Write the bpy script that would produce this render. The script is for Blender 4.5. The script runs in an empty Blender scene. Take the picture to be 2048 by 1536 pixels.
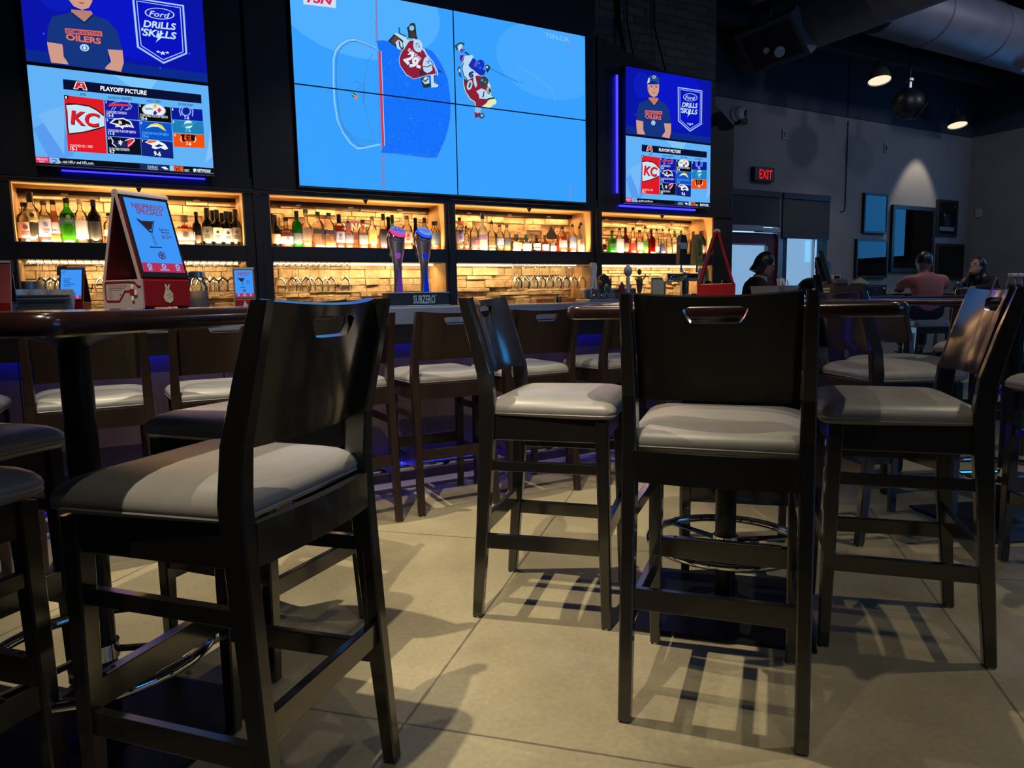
import bpy, bmesh, math, random
from mathutils import Vector, Matrix, Euler
random.seed(7)
PI = math.pi
S = bpy.context.scene
COL = S.collection
RND = random.Random(11)

# ------------------------------------------------------------------ camera
FPX = 1426.2
YAW, PITCH, ROLL = math.radians(29.077), math.radians(6.809), math.radians(-1.0754)
CAM = Vector((0, 0, 1.09))
fw = Vector((math.sin(YAW)*math.cos(PITCH), math.cos(YAW)*math.cos(PITCH), -math.sin(PITCH)))
rt0 = Vector((math.cos(YAW), -math.sin(YAW), 0))
up0 = rt0.cross(fw)
rt = rt0*math.cos(ROLL) + up0*math.sin(ROLL)
up = up0*math.cos(ROLL) - rt0*math.sin(ROLL)
cd = bpy.data.cameras.new('camera'); cam = bpy.data.objects.new('camera', cd); COL.objects.link(cam)
cd.sensor_fit = 'HORIZONTAL'; cd.sensor_width = 36; cd.lens = 36*FPX/2048
cd.clip_start = 0.02; cd.clip_end = 100
M = Matrix((rt, up, -fw)).transposed().to_4x4(); M.translation = CAM
cam.matrix_world = M
S.camera = cam

def ray(px, py): return fw + rt*((px-1024)/FPX) - up*((py-768)/FPX)
def at(px, py, Y):
    d = ray(px, py); return CAM + d*(Y/d.y)
def atx(px, py, X):
    d = ray(px, py); return CAM + d*(X/d.x)
def atz(px, py, z):
    d = ray(px, py); return CAM + d*((z-CAM.z)/d.z)
def dep(px, py, Z): return CAM + ray(px, py)*Z

# ------------------------------------------------------------------ materials
def lin(c):
    if isinstance(c, str):
        c = c.lstrip('#'); c = c if len(c) == 6 else ''.join(q*2 for q in c); c = tuple(int(c[i:i+2], 16)/255 for i in (0, 2, 4))
        return tuple(x/12.92 if x <= .04045 else ((x+.055)/1.055)**2.4 for x in c)
    return c
MC = {}
def newmat(name):
    m = bpy.data.materials.new(name); m.use_nodes = True; nt = m.node_tree; nt.nodes.clear()
    out = nt.nodes.new('ShaderNodeOutputMaterial'); return m, nt, out
def mat(name, color, rough=.5, metal=0., spec=.5, coat=0., noise=0., nscale=30., stretch=None, bump=0., bscale=200., alpha=None, sheen=0., crough=.12, cior=1.5):
    if name in MC: return MC[name]
    m, nt, out = newmat(name); N = nt.nodes; L = nt.links
    b = N.new('ShaderNodeBsdfPrincipled'); L.new(b.outputs[0], out.inputs[0])
    c = lin(color)
    b.inputs['Base Color'].default_value = (*c, 1); b.inputs['Roughness'].default_value = rough
    b.inputs['Metallic'].default_value = metal; b.inputs['Specular IOR Level'].default_value = spec
    b.inputs['Coat Weight'].default_value = coat; b.inputs['Coat Roughness'].default_value = crough; b.inputs['Coat IOR'].default_value = cior
    b.inputs['Sheen Weight'].default_value = sheen
    tc = N.new('ShaderNodeTexCoord'); mp = N.new('ShaderNodeMapping'); L.new(tc.outputs['Object'], mp.inputs[0])
    if stretch: mp.inputs['Scale'].default_value = stretch
    if noise:
        n = N.new('ShaderNodeTexNoise'); n.inputs['Scale'].default_value = nscale; n.inputs['Detail'].default_value = 5
        L.new(mp.outputs[0], n.inputs['Vector'])
        r = N.new('ShaderNodeValToRGB'); L.new(n.outputs[0], r.inputs[0])
        r.color_ramp.elements[0].position = .3; r.color_ramp.elements[1].position = .7
        r.color_ramp.elements[0].color = (*[x*(1-noise) for x in c], 1)
        r.color_ramp.elements[1].color = (*[min(1, x*(1+noise)) for x in c], 1)
        L.new(r.outputs[0], b.inputs['Base Color'])
    if bump:
        n2 = N.new('ShaderNodeTexNoise'); n2.inputs['Scale'].default_value = bscale; n2.inputs['Detail'].default_value = 3
        L.new(mp.outputs[0], n2.inputs['Vector'])
        bp = N.new('ShaderNodeBump'); bp.inputs['Strength'].default_value = bump; bp.inputs['Distance'].default_value = .002
        L.new(n2.outputs[0], bp.inputs['Height']); L.new(bp.outputs[0], b.inputs['Normal'])
    MC[name] = m; return m
def em(color, strength=1.0):
    key = 'glow_%s_%s' % (color, strength)
    if key in MC: return MC[key]
    m, nt, out = newmat(key); e = nt.nodes.new('ShaderNodeEmission')
    e.inputs[0].default_value = (*lin(color), 1); e.inputs[1].default_value = strength
    nt.links.new(e.outputs[0], out.inputs[0]); MC[key] = m; return m
def glassy(name, color, gloss=1., rough=.03, body=0., bodycol=(1, 1, 1)):
    if name in MC: return MC[name]
    m, nt, out = newmat(name); N = nt.nodes; L = nt.links
    t = N.new('ShaderNodeBsdfTransparent'); t.inputs[0].default_value = (*lin(color), 1)
    g = N.new('ShaderNodeBsdfGlossy'); g.inputs['Roughness'].default_value = rough
    fr = N.new('ShaderNodeFresnel'); fr.inputs[0].default_value = 1.45
    mx = N.new('ShaderNodeMixShader'); mul = N.new('ShaderNodeMath'); mul.operation = 'MULTIPLY'; mul.inputs[1].default_value = gloss
    L.new(fr.outputs[0], mul.inputs[0]); L.new(mul.outputs[0], mx.inputs[0])
    src = t.outputs[0]
    if body:
        d = N.new('ShaderNodeBsdfDiffuse'); d.inputs[0].default_value = (*lin(bodycol), 1)
        tr = N.new('ShaderNodeBsdfTranslucent'); tr.inputs[0].default_value = (*lin(bodycol), 1)
        m1 = N.new('ShaderNodeMixShader'); m1.inputs[0].default_value = .5; L.new(d.outputs[0], m1.inputs[1]); L.new(tr.outputs[0], m1.inputs[2])
        m2 = N.new('ShaderNodeMixShader'); m2.inputs[0].default_value = body; L.new(t.outputs[0], m2.inputs[1]); L.new(m1.outputs[0], m2.inputs[2]); src = m2.outputs[0]
    L.new(src, mx.inputs[1]); L.new(g.outputs[0], mx.inputs[2]); L.new(mx.outputs[0], out.inputs[0])
    MC[name] = m; return m

BLACKWOOD = mat('espresso stained wood', (.0085, .0072, .0068), .5, spec=.25, coat=1, crough=.14, cior=1.7, noise=.35, nscale=9, stretch=(1, 1, .12), bump=.12, bscale=60)
BROWNWOOD = mat('walnut stained wood', (.02, .0105, .008), .5, spec=.2, coat=.5, crough=.2, noise=.3, nscale=9, stretch=(1, 1, .12), bump=.1, bscale=60)
VINYL = mat('taupe vinyl', (.29, .275, .26), .36, spec=.5, noise=.06, nscale=14, bump=.15, bscale=420)
VINYL2 = mat('brown vinyl', (.13, .10, .085), .42, noise=.1, nscale=14, bump=.15, bscale=420)
CHERRY = mat('dark cherry lacquer', (.05, .016, .012), .2, coat=.6, noise=.4, nscale=7, stretch=(.1, 1, 1))
CHERRYEDGE = mat('worn cherry edge', (.026, .0105, .010), .22, coat=.5, noise=.45, nscale=9, bump=.1, bscale=30)
BLACKMETAL = mat('black powder coat', (.012, .013, .015), .35, metal=.3, bump=.05)
CHROME = mat('chrome', (.75, .76, .78), .06, metal=1)
STEEL = mat('brushed steel', (.5, .5, .5), .3, metal=1)
BLACKPLASTIC = mat('black plastic', (.012, .012, .014), .4)
GREYPLASTIC = mat('grey plastic', (.055, .075, .095), .45)
WHITEPLASTIC = mat('white plastic', (.62, .62, .64), .4)
DARKPANEL = mat('near black panel', (.004, .004, .012), .5, noise=.3, nscale=6, stretch=(1, 1, .2))
SHELFWOOD = mat('dark brown shelf wood', (.022, .016, .015), .42, noise=.4, nscale=7, stretch=(.15, 1, 1))
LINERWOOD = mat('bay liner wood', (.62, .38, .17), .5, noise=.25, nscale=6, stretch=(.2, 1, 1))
BARGREY = mat('grey laminate', (.105, .13, .2), .35, noise=.1, nscale=20)
BARPANEL = mat('bar front panel', (.05, .033, .028), .45, noise=.4, nscale=6, stretch=(1, 1, .15))
RED = mat('deep red plastic', (.28, .008, .014), .35)
DARKRED = mat('dark red felt', (.09, .004, .008), .6)
LILAC = mat('pale grey plastic', (.42, .36, .40), .4)
WALLGREY = mat('taupe wall paint', (.19, .175, .17), .75, noise=.08, nscale=3, bump=.1, bscale=60)
WALLNAVY = mat('dark upper wall paint', (.03, .036, .06), .8, noise=.1, nscale=2)
CEIL = mat('black ceiling paint', (.008, .0085, .012), .8)
DUCT = mat('dark painted duct', (.13, .13, .16), .5, noise=.15, nscale=4)

def floor_mat():
    m, nt, out = newmat('polished concrete'); N = nt.nodes; L = nt.links
    b = N.new('ShaderNodeBsdfPrincipled'); L.new(b.outputs[0], out.inputs[0])
    tc = N.new('ShaderNodeTexCoord'); sx = N.new('ShaderNodeSeparateXYZ'); L.new(tc.outputs['Object'], sx.inputs[0])
    def mth(op, a, bb=None):
        n = N.new('ShaderNodeMath'); n.operation = op
        for i, v in enumerate((a, bb)):
            if v is None: continue
            if hasattr(v, 'type'): L.new(v, n.inputs[i])
            else: n.inputs[i].default_value = v
        return n.outputs[0]
    # saw cut joints on a diagonal grid
    wob = N.new('ShaderNodeTexNoise'); wob.inputs['Scale'].default_value = 14; L.new(tc.outputs['Object'], wob.inputs['Vector'])
    wv = mth('MULTIPLY', mth('SUBTRACT', wob.outputs[0], .5), .012)
    def line(expr, off, per):
        q = mth('ADD', mth('MULTIPLY', mth('SUBTRACT', expr, off), 1/per), 1000.5)
        d = mth('MULTIPLY', mth('ABSOLUTE', mth('SUBTRACT', mth('FRACT', q), .5)), per)
        return mth('LESS_THAN', mth('ADD', d, wv), .0055)
    u = mth('SUBTRACT', sx.outputs[1], sx.outputs[0]); v = mth('ADD', sx.outputs[0], sx.outputs[1])
    j = mth('MAXIMUM', line(u, 1.075, 2.165), line(v, 2.245, 2.0))
    n1 = N.new('ShaderNodeTexNoise'); n1.inputs['Scale'].default_value = 2.2; n1.inputs['Detail'].default_value = 8; n1.inputs['Roughness'].default_value = .62
    L.new(tc.outputs['Object'], n1.inputs['Vector'])
    r = N.new('ShaderNodeValToRGB'); L.new(n1.outputs[0], r.inputs[0])
    r.color_ramp.elements[0].position = .3; r.color_ramp.elements[0].color = (.29, .245, .15, 1)
    r.color_ramp.elements[1].position = .72; r.color_ramp.elements[1].color = (.42, .36, .225, 1)
    n2 = N.new('ShaderNodeTexNoise'); n2.inputs['Scale'].default_value = 60; n2.inputs['Detail'].default_value = 6
    L.new(tc.outputs['Object'], n2.inputs['Vector'])
    mx = N.new('ShaderNodeMix'); mx.data_type = 'RGBA'; mx.blend_type = 'OVERLAY'; mx.inputs[0].default_value = .22
    L.new(r.outputs[0], mx.inputs[6]); L.new(n2.outputs[0], mx.inputs[7])
    # fine scratches
    mp = N.new('ShaderNodeMapping'); mp.inputs['Rotation'].default_value = (0, 0, .5); mp.inputs['Scale'].default_value = (40, 1.6, 1); L.new(tc.outputs['Object'], mp.inputs[0])
    n3 = N.new('ShaderNodeTexNoise'); n3.inputs['Scale'].default_value = 3; n3.inputs['Detail'].default_value = 4; L.new(mp.outputs[0], n3.inputs['Vector'])
    sc = mth('MULTIPLY', mth('GREATER_THAN', n3.outputs[0], .72), .25)
    mx3 = N.new('ShaderNodeMix'); mx3.data_type = 'RGBA'; L.new(sc, mx3.inputs[0]); L.new(mx.outputs[2], mx3.inputs[6]); mx3.inputs[7].default_value = (.5, .45, .36, 1)
    mx2 = N.new('ShaderNodeMix'); mx2.data_type = 'RGBA'; L.new(mth('MULTIPLY', j, .7), mx2.inputs[0]); L.new(mx3.outputs[2], mx2.inputs[6]); mx2.inputs[7].default_value = (.07, .06, .045, 1)
    L.new(mx2.outputs[2], b.inputs['Base Color'])
    rr = N.new('ShaderNodeMapRange'); rr.inputs[3].default_value = .3; rr.inputs[4].default_value = .52; L.new(n1.outputs[0], rr.inputs[0]); L.new(rr.outputs[0], b.inputs['Roughness'])
    bp = N.new('ShaderNodeBump'); bp.inputs['Strength'].default_value = .5; bp.inputs['Distance'].default_value = .004; bp.invert = True
    L.new(j, bp.inputs['Height']); L.new(bp.outputs[0], b.inputs['Normal'])
    return m
FLOOR = floor_mat()

def stone_mat():
    m, nt, out = newmat('ledge stone'); N = nt.nodes; L = nt.links
    b = N.new('ShaderNodeBsdfPrincipled'); L.new(b.outputs[0], out.inputs[0]); b.inputs['Roughness'].default_value = .8
    tc = N.new('ShaderNodeTexCoord'); n = N.new('ShaderNodeTexNoise'); n.inputs['Scale'].default_value = 9; n.inputs['Detail'].default_value = 8
    L.new(tc.outputs['Object'], n.inputs['Vector'])
    r = N.new('ShaderNodeValToRGB'); L.new(n.outputs[0], r.inputs[0])
    r.color_ramp.elements[0].position = .3; r.color_ramp.elements[0].color = (.36, .23, .11, 1)
    r.color_ramp.elements[1].position = .7; r.color_ramp.elements[1].color = (.66, .50, .29, 1)
    L.new(r.outputs[0], b.inputs['Base Color'])
    n2 = N.new('ShaderNodeTexNoise'); n2.inputs['Scale'].default_value = 26; n2.inputs['Detail'].default_value = 8; L.new(tc.outputs['Object'], n2.inputs['Vector'])
    bp = N.new('ShaderNodeBump'); bp.inputs['Strength'].default_value = 1; bp.inputs['Distance'].default_value = .02; L.new(n2.outputs[0], bp.inputs['Height']); L.new(bp.outputs[0], b.inputs['Normal'])
    return m
STONE = stone_mat()

def brick_mat():
    m, nt, out = newmat('dark brick'); N = nt.nodes; L = nt.links
    b = N.new('ShaderNodeBsdfPrincipled'); L.new(b.outputs[0], out.inputs[0]); b.inputs['Roughness'].default_value = .8
    tc = N.new('ShaderNodeTexCoord'); mp = N.new('ShaderNodeMapping'); mp.inputs['Rotation'].default_value = (PI/2, 0, 0); L.new(tc.outputs['Object'], mp.inputs[0])
    k = N.new('ShaderNodeTexBrick'); L.new(mp.outputs[0], k.inputs[0]); k.inputs['Scale'].default_value = 1
    k.inputs['Color1'].default_value = (.19, .12, .10, 1); k.inputs['Color2'].default_value = (.11, .07, .065, 1); k.inputs['Mortar'].default_value = (.06, .05, .05, 1)
    k.inputs['Brick Width'].default_value = .26; k.inputs['Row Height'].default_value = .075; k.inputs['Mortar Size'].default_value = .006
    L.new(k.outputs[0], b.inputs['Base Color'])
    bp = N.new('ShaderNodeBump'); bp.inputs['Strength'].default_value = .6; bp.inputs['Distance'].default_value = .01; bp.invert = True
    L.new(k.outputs[1], bp.inputs['Height']); L.new(bp.outputs[0], b.inputs['Normal'])
    return m
BRICK = brick_mat()

# ------------------------------------------------------------------ mesh building
class MB:
    """collects shapes that become ONE mesh object"""
    def __init__(s): s.bm = bmesh.new(); s.mats = []
    def mi(s, m):
        if m not in s.mats: s.mats.append(m)
        return s.mats.index(m)
    def face(s, vs, m, smooth=False):
        try: f = s.bm.faces.new(vs)
        except ValueError: return None
        f.material_index = s.mi(m); f.smooth = smooth; return f
    def poly(s, pts, m):
        if len(pts) < 3: return
        return s.face([s.bm.verts.new(p) for p in pts], m)
    def hexa(s, P, m, bevel=0):
        v = [s.bm.verts.new(p) for p in P]
        fs = [s.face([v[i] for i in q], m) for q in ((0, 3, 2, 1), (4, 5, 6, 7), (0, 1, 5, 4), (1, 2, 6, 5), (2, 3, 7, 6), (3, 0, 4, 7))]
        if bevel:
            es = list({e for f in fs for e in f.edges})
            r = bmesh.ops.bevel(s.bm, geom=es, offset=bevel, segments=2, profile=.5, affect='EDGES', clamp_overlap=True)
            k = s.mi(m)
            for f in r['faces']: f.material_index = k
        return v
    def box(s, x0, x1, y0, y1, z0, z1, m, bevel=0, T=None):
        P = [Vector(p) for p in ((x0, y0, z0), (x1, y0, z0), (x1, y1, z0), (x0, y1, z0), (x0, y0, z1), (x1, y0, z1), (x1, y1, z1), (x0, y1, z1))]
        if T: P = [T @ p for p in P]
        return s.hexa(P, m, bevel)
    def beam(s, a, b, w, h, m, bevel=.003, side=None, w2=None, h2=None):
        """square bar from a to b: w across `side`, h across the other way"""
        a, b = Vector(a), Vector(b); d = (b-a).normalized()
        sx = Vector(side) if side else (Vector((0, 0, 1)).cross(d) if abs(d.z) < .95 else Vector((1, 0, 0)))
        sx = (sx - d*sx.dot(d)).normalized(); sy = d.cross(sx)
        w2 = w if w2 is None else w2; h2 = h if h2 is None else h2
        P = [a+sx*i*w/2+sy*j*h/2 for i, j in ((-1, -1), (1, -1), (1, 1), (-1, 1))] + [b+sx*i*w2/2+sy*j*h2/2 for i, j in ((-1, -1), (1, -1), (1, 1), (-1, 1))]
        s.hexa(P, m, bevel)
    def loft(s, rings, m, cap0=True, cap1=True, smooth=True, close=True):
        R = [[s.bm.verts.new(p) for p in r] for r in rings]; n = len(R[0])
        for a, b in zip(R, R[1:]):
            for i in range(n if close else n-1):
                s.face([a[i], a[(i+1) % n], b[(i+1) % n], b[i]], m, smooth)
        if cap0: s.face(R[0][::-1], m, False)
        if cap1: s.face(R[-1], m, False)
        return R
    def lathe(s, prof, m, n=20, c=(0, 0, 0), cap0=True, cap1=True, sq=0., T=None, axis=None):
        rings = []
        for r, z in prof:
            ring = []
            for i in range(n):
                a = 2*PI*i/n; k = 1.
                if sq: k = 1/((abs(math.cos(a))**(2+6*sq)+abs(math.sin(a))**(2+6*sq))**(1/(2+6*sq)))
                p = Vector((r*k*math.cos(a), r*k*math.sin(a), z))
                if T: p = T @ p
                ring.append(p+Vector(c))
            rings.append(ring)
        return s.loft(rings, m, cap0, cap1)
    def tube(s, pts, r, m, n=8, closed=False, rs=None):
        pts = [Vector(p) for p in pts]; N = len(pts); rings = []; prev = None
        for i, p in enumerate(pts):
            d = (pts[(i+1) % N]-pts[i-1]) if closed else (pts[min(i+1, N-1)]-pts[max(i-1, 0)])
            d.normalize()
            if prev is None: prev = Vector((0, 0, 1)).cross(d) if abs(d.z) < .9 else Vector((1, 0, 0)).cross(d)
            x = (prev - d*prev.dot(d)).normalized(); y = d.cross(x); prev = x
            rr = rs[i] if rs else r
            rings.append([p+x*rr*math.cos(2*PI*k/n)+y*rr*math.sin(2*PI*k/n) for k in range(n)])
        if closed: rings.append(rings[0])
        s.loft(rings, m, not closed, not closed)
    def ball(s, c, r, m, n=14, sx=1, sy=1, sz=1, T=None):
        k = n//2; prof = []
        rings = []
        for j in range(k+1):
            t = -PI/2+PI*j/k; rr = max(math.cos(t), .02)
            ring = [Vector((r*sx*rr*math.cos(2*PI*i/n), r*sy*rr*math.sin(2*PI*i/n), r*sz*math.sin(t))) for i in range(n)]
            if T: ring = [T @ q for q in ring]
            rings.append([q+Vector(c) for q in ring])
        s.loft(rings, m)
    def build(s, name, parent=None, label=None, sharp=35, loc=None, rz=None):
        bmesh.ops.remove_doubles(s.bm, verts=s.bm.verts, dist=1e-6)
        lim = math.radians(sharp)
        for e in s.bm.edges:
            if len(e.link_faces) == 2: e.smooth = e.calc_face_angle(0) < lim
        me = bpy.data.meshes.new(name); s.bm.to_mesh(me); s.bm.free()
        for m in s.mats: me.materials.append(m)
        o = bpy.data.objects.new(name, me); COL.objects.link(o)
        if parent: o.parent = parent
        if label: o['label'] = label
        if loc is not None: o.location = loc
        if rz is not None: o.rotation_euler = (0, 0, rz)
        return o
def tag(o, label, cat, group=None, kind=None):
    o['label'] = label; o['category'] = cat
    if group: o['group'] = group
    if kind: o['kind'] = kind
    return o
def thing(name, label, cat, loc=(0, 0, 0), rz=0, group=None):
    o = bpy.data.objects.new(name, None); COL.objects.link(o); o.empty_display_size = .1
    o.location = loc; o.rotation_euler = (0, 0, rz)
    return tag(o, label, cat, group)
def struct(mb, name, label, cat='setting', **k):
    o = mb.build(name, **k); return tag(o, label, cat, kind='structure')
def dup(o, loc=None, rz=None, label=None, group=None, parent=None):
    c = o.copy(); COL.objects.link(c)
    if parent: c.parent = parent
    if loc is not None: c.location = loc
    if rz is not None: c.rotation_euler = (0, 0, rz)
    if label: c['label'] = label
    if group: c['group'] = group
    for ch in list(KIDS(o)): dup(ch, parent=c)
    return c
def KIDS(o): return [x for x in COL.objects if x.parent == o]

_tm = {}
def text_tris(s, bold=0., shear=0.):
    """flat lettering: list of polygons in unit cap-height space, plus total width"""
    k = (s, bold, shear)
    if k in _tm: return _tm[k]
    cu = bpy.data.curves.new('lettering', 'FONT'); cu.body = s; cu.size = 1; cu.offset = bold; cu.shear = shear; cu.resolution_u = 3
    ob = bpy.data.objects.new('lettering', cu); COL.objects.link(ob)
    bpy.context.view_layer.update()
    me = bpy.data.meshes.new_from_object(ob.evaluated_get(bpy.context.evaluated_depsgraph_get()))
    P = [[tuple(me.vertices[i].co[:2]) for i in p.vertices] for p in me.polygons]
    xs = [q[0] for p in P for q in p] or [0, 1]; ys = [q[1] for p in P for q in p] or [0, 1]
    x0, x1, y0, y1 = min(xs), max(xs), min(0, min(ys)) if False else 0, .7
    P = [[((x-x0)/(x1-x0), y/.7) for x, y in p] for p in P]
    bpy.data.objects.remove(ob); bpy.data.curves.remove(cu); bpy.data.meshes.remove(me)
    _tm[k] = (P, (x1-x0)/.7); return _tm[k]

class Canvas:
    """flat artwork on a surface: origin o, axes ex (right) ey (up), normal n towards the viewer; 2-D coordinates in metres"""
    def __init__(s, mb, o, ex, ey, n, clip=None, step=.0001, matf=em):
        s.mb, s.o, s.ex, s.ey, s.n = mb, Vector(o), Vector(ex), Vector(ey), Vector(n); s.clip = clip; s.k = 0; s.step = step; s.mf = matf
    def w(s, p): return s.o + s.ex*p[0] + s.ey*p[1] + s.n*(s.k*s.step)
    def cl(s, P):
        if not s.clip: return P
        x0, x1, y0, y1 = s.clip
        for ax, lim, sg in ((0, x0, 1), (0, x1, -1), (1, y0, 1), (1, y1, -1)):
            out = []
            for i in range(len(P)):
                a, b = P[i-1], P[i]; da, db = sg*(a[ax]-lim), sg*(b[ax]-lim)
                if (da >= 0) != (db >= 0):
                    t = da/(da-db); out.append((a[0]+(b[0]-a[0])*t, a[1]+(b[1]-a[1])*t))
                if db >= 0: out.append(b)
            P = out
            if len(P) < 3: return []
        return P
    def poly(s, P, c):
        s.k += 1; s._p(P, c)
    def _p(s, P, c):
        P = s.cl([tuple(p[:2]) for p in P])
        if len(P) > 2: s.mb.poly([s.w(p) for p in P], s.mf(c))
    def rect(s, x0, y0, x1, y1, c): s.poly([(x0, y0), (x1, y0), (x1, y1), (x0, y1)], c)
    def ell(s, x, y, rx, ry, c, n=22, rot=0):
        s.poly([(x+rx*math.cos(2*PI*i/n)*math.cos(rot)-ry*math.sin(2*PI*i/n)*math.sin(rot), y+rx*math.cos(2*PI*i/n)*math.sin(rot)+ry*math.sin(2*PI*i/n)*math.cos(rot)) for i in range(n)], c)
    def line(s, P, w, c, closed=False):
        s.k += 1
        P = [Vector(p[:2]) for p in P]
        if closed: P = P+[P[0]]
        for a, b in zip(P, P[1:]):
            d = (b-a)
            if d.length < 1e-6: continue
            d.normalize(); q = Vector((-d.y, d.x))*w/2; e = d*w*.25
            s._p([a-e-q, b+e-q, b+e+q, a-e+q], c)
    def text(s, t, p0, p1, h, c, bold=.02, shear=0.):
        """lettering whose baseline runs from p0 to p1, cap height h"""
        s.k += 1
        T, _ = text_tris(t, bold, shear); p0, p1 = Vector(p0[:2]), Vector(p1[:2]); d = p1-p0; L = d.length; d.normalize(); q = Vector((-d.y, d.x))
        for p in T: s._p([p0+d*(x*L)+q*(y*h) for x, y in p], c)
    def texth(s, t, x, y, h, c, bold=.02, shear=0., centre=False, wmax=None):
        _, w = text_tris(t, bold, shear); W = w*h
        if wmax: W = min(W, wmax)
        if centre: x -= W/2
        s.text(t, (x, y), (x+W, y), h, c, bold, shear)

# ------------------------------------------------------------------ chairs
def sqring(c, wx, wy, ch=.004):
    x, y, z = c; a, b = wx/2, wy/2
    return [Vector((x+p, y+q, z)) for p, q in ((-a+ch, -b), (a-ch, -b), (a, -b+ch), (a, b-ch), (a-ch, b), (-a+ch, b), (-a, b-ch), (-a, -b+ch))]
def rrect(x0, x1f, yb, yf, wr, r, z, n=5):
    """rounded trapezoid: half width wr at back (yb), x1f at front (yf)"""
    C = [(wr, yb), (x1f, yf), (-x1f, yf), (-wr, yb)]; pts = []
    cs = [((wr-r, yb+r), -PI/2), ((x1f-r, yf-r), 0), ((-x1f+r, yf-r), PI/2), ((-wr+r, yb+r), PI)]
    for (cx, cy), a0 in cs:
        for i in range(n+1):
            a = a0+PI/2*i/n; pts.append(Vector((cx+r*math.cos(a), cy+r*math.sin(a), z)))
    return pts
def make_chair(name, label, cat, wood, vinyl, sc=1.0, group=None):
    t = thing(name, label, cat, group=group)
    Z = lambda z: z*sc
    # rear legs run up into the back stiles
    SP = [(0, 0, .033, .034), (.027, .33, .035, .043), (.048, .64, .036, .052), (.053, .74, .036, .054), (.043, .84, .034, .050), (.008, .97, .031, .044), (-.026, 1.09, .027, .034)]
    for sx in (-1, 1):
        mb = MB()
        mb.loft([sqring((sx*(.212-.006*z), y, Z(z)), wx, wy) for y, z, wx, wy in SP], wood, smooth=False)
        o = mb.build('leg', t, label='rear leg rising into the back stile')
        g = MB(); g.lathe([(.013, 0), (.014, .004), (.011, .009)], CHROME, 10, c=(sx*.212, 0, -.006)); g.build('glide', o)
        mb = MB()
        mb.loft([sqring((sx*x, y, Z(z)), w, w) for x, y, z, w in ((.2, .445, 0, .031), (.2, .44, .3, .038), (.198, .432, .69, .042))], wood, smooth=False)
        o = mb.build('leg', t)
        g = MB(); g.lathe([(.013, 0), (.014, .004), (.011, .009)], CHROME, 10, c=(sx*.2, .445, -.006)); g.build('glide', o)
    # apron
    mb = MB()
    for sx in (-1, 1): mb.beam((sx*.2, .065, Z(.658)), (sx*.198, .42, Z(.658)), .022, .08, wood)
    mb.beam((-.19, .43, Z(.658)), (.19, .43, Z(.658)), .022, .08, wood)
    # curved rear rail
    rs = []
    for i in range(9):
        u = -1+2*i/8; x = u*.192; y = .034 - .014*(1-u*u)
        rs.append([Vector((x, y-.011, Z(.622))), Vector((x, y+.011, Z(.622))), Vector((x, y+.011, Z(.702))), Vector((x, y-.011, Z(.702)))])
    mb.loft(rs, wood, smooth=False)
    mb.build('seat_frame', t)
    # stretchers
    def yr(z): return .0+.08*z
    for sx in (-1, 1):
        for z, h in ((.53, .034), (.267, .05)):
            mb = MB(); mb.beam((sx*.208, yr(z)+.012, Z(z)), (sx*.2, .428, Z(z)), .02, h, wood, .002); mb.build('stretcher', t)
    mb = MB(); mb.beam((-.2, .026, Z(.318)), (.2, .026, Z(.318)), .02, .056, wood, .002); mb.build('stretcher', t)
    mb = MB(); mb.beam((-.19, .44, Z(.315)), (.19, .44, Z(.315)), .022, .062, wood, .002)
    o = mb.build('stretcher', t, label='front foot rest rail')
    p = MB(); p.box(-.165, .165, .43, .4525, Z(.3455), Z(.348), STEEL, .0006)
    for x in (-.14, .14): p.lathe([(.005, Z(.348)), (.004, Z(.35))], BLACKMETAL, 8, c=(x, .441, 0))
    p.build('foot_plate', o, label='metal foot plate on the front rail')
    # cushion
    mb = MB(); L = [(.012, .696), (.002, .702), (-.004, .712), (-.006, .722), (-.002, .734), (.008, .746), (.026, .757), (.055, .766), (.095, .772), (.14, .775)]
    rings = []
    for ins, z in L:
        r = max(.036-ins*.3, .012); rings.append(rrect(0, .226-ins, .049+ins*1.0, .474-ins, .212-ins, r, Z(z)))
    mb.loft(rings, vinyl)
    # piping seam
    o = mb.build('seat', t)
    pp = MB(); pp.tube([q for q in rrect(0, .2295, .0465, .477, .2155, .036, Z(.709))], .0028, vinyl, 6, closed=True); pp.build('piping', o)
    # back panel with hand hold
    mb = MB(); bm = mb.bm
    X = [-.1885, -.168, -.14, -.115, -.09, -.072, -.066, -.055, -.035, -.012, .012, .035, .055, .066, .072, .09, .115, .14, .168, .1885]
    Zs = [.828, .836, .88, .93, .98, 1.022, 1.06, 1.074, 1.089]
    def ys(z): # stile centre line
        for (y0, z0, *_), (y1, z1, *_) in zip(SP, SP[1:]):
            if z0 <= z <= z1: return y0+(y1-y0)*(z-z0)/(z1-z0)
        return SP[-1][0]
    G = []
    for j, z in enumerate(Zs):
        row = []
        for x in X:
            u = x/.1885; zz = z
            if j >= 7: zz = z - .010*(1-u*u) * (1 if j == 8 else .7)
            if j <= 1: zz = z + .004*(1-u*u)
            if j == 5 and abs(x) <= .0721: zz = 1.018+.042*max(0, (abs(x)-.05)/.022)**2*.75
            if j == 6 and abs(x) <= .0721: zz = 1.058-.006*max(0, (abs(x)-.055)/.017)
            row.append(bm.verts.new((x, ys(min(zz, 1.09)) + .011 - .034*(1-u*u), Z(zz))))
        G.append(row)
    for j in range(len(Zs)-1):
        for i in range(len(X)-1):
            if j == 5 and abs(X[i]+X[i+1])/2 < .071: continue
            mb.face([G[j][i], G[j][i+1], G[j+1][i+1], G[j+1][i]], wood, True)
    bm.normal_update()
    bmesh.ops.solidify(bm, geom=bm.faces[:], thickness=.015)
    for f in bm.faces: f.material_index = 0; f.smooth = True
    mb.build('backrest', t, sharp=40)
    return t

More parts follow.
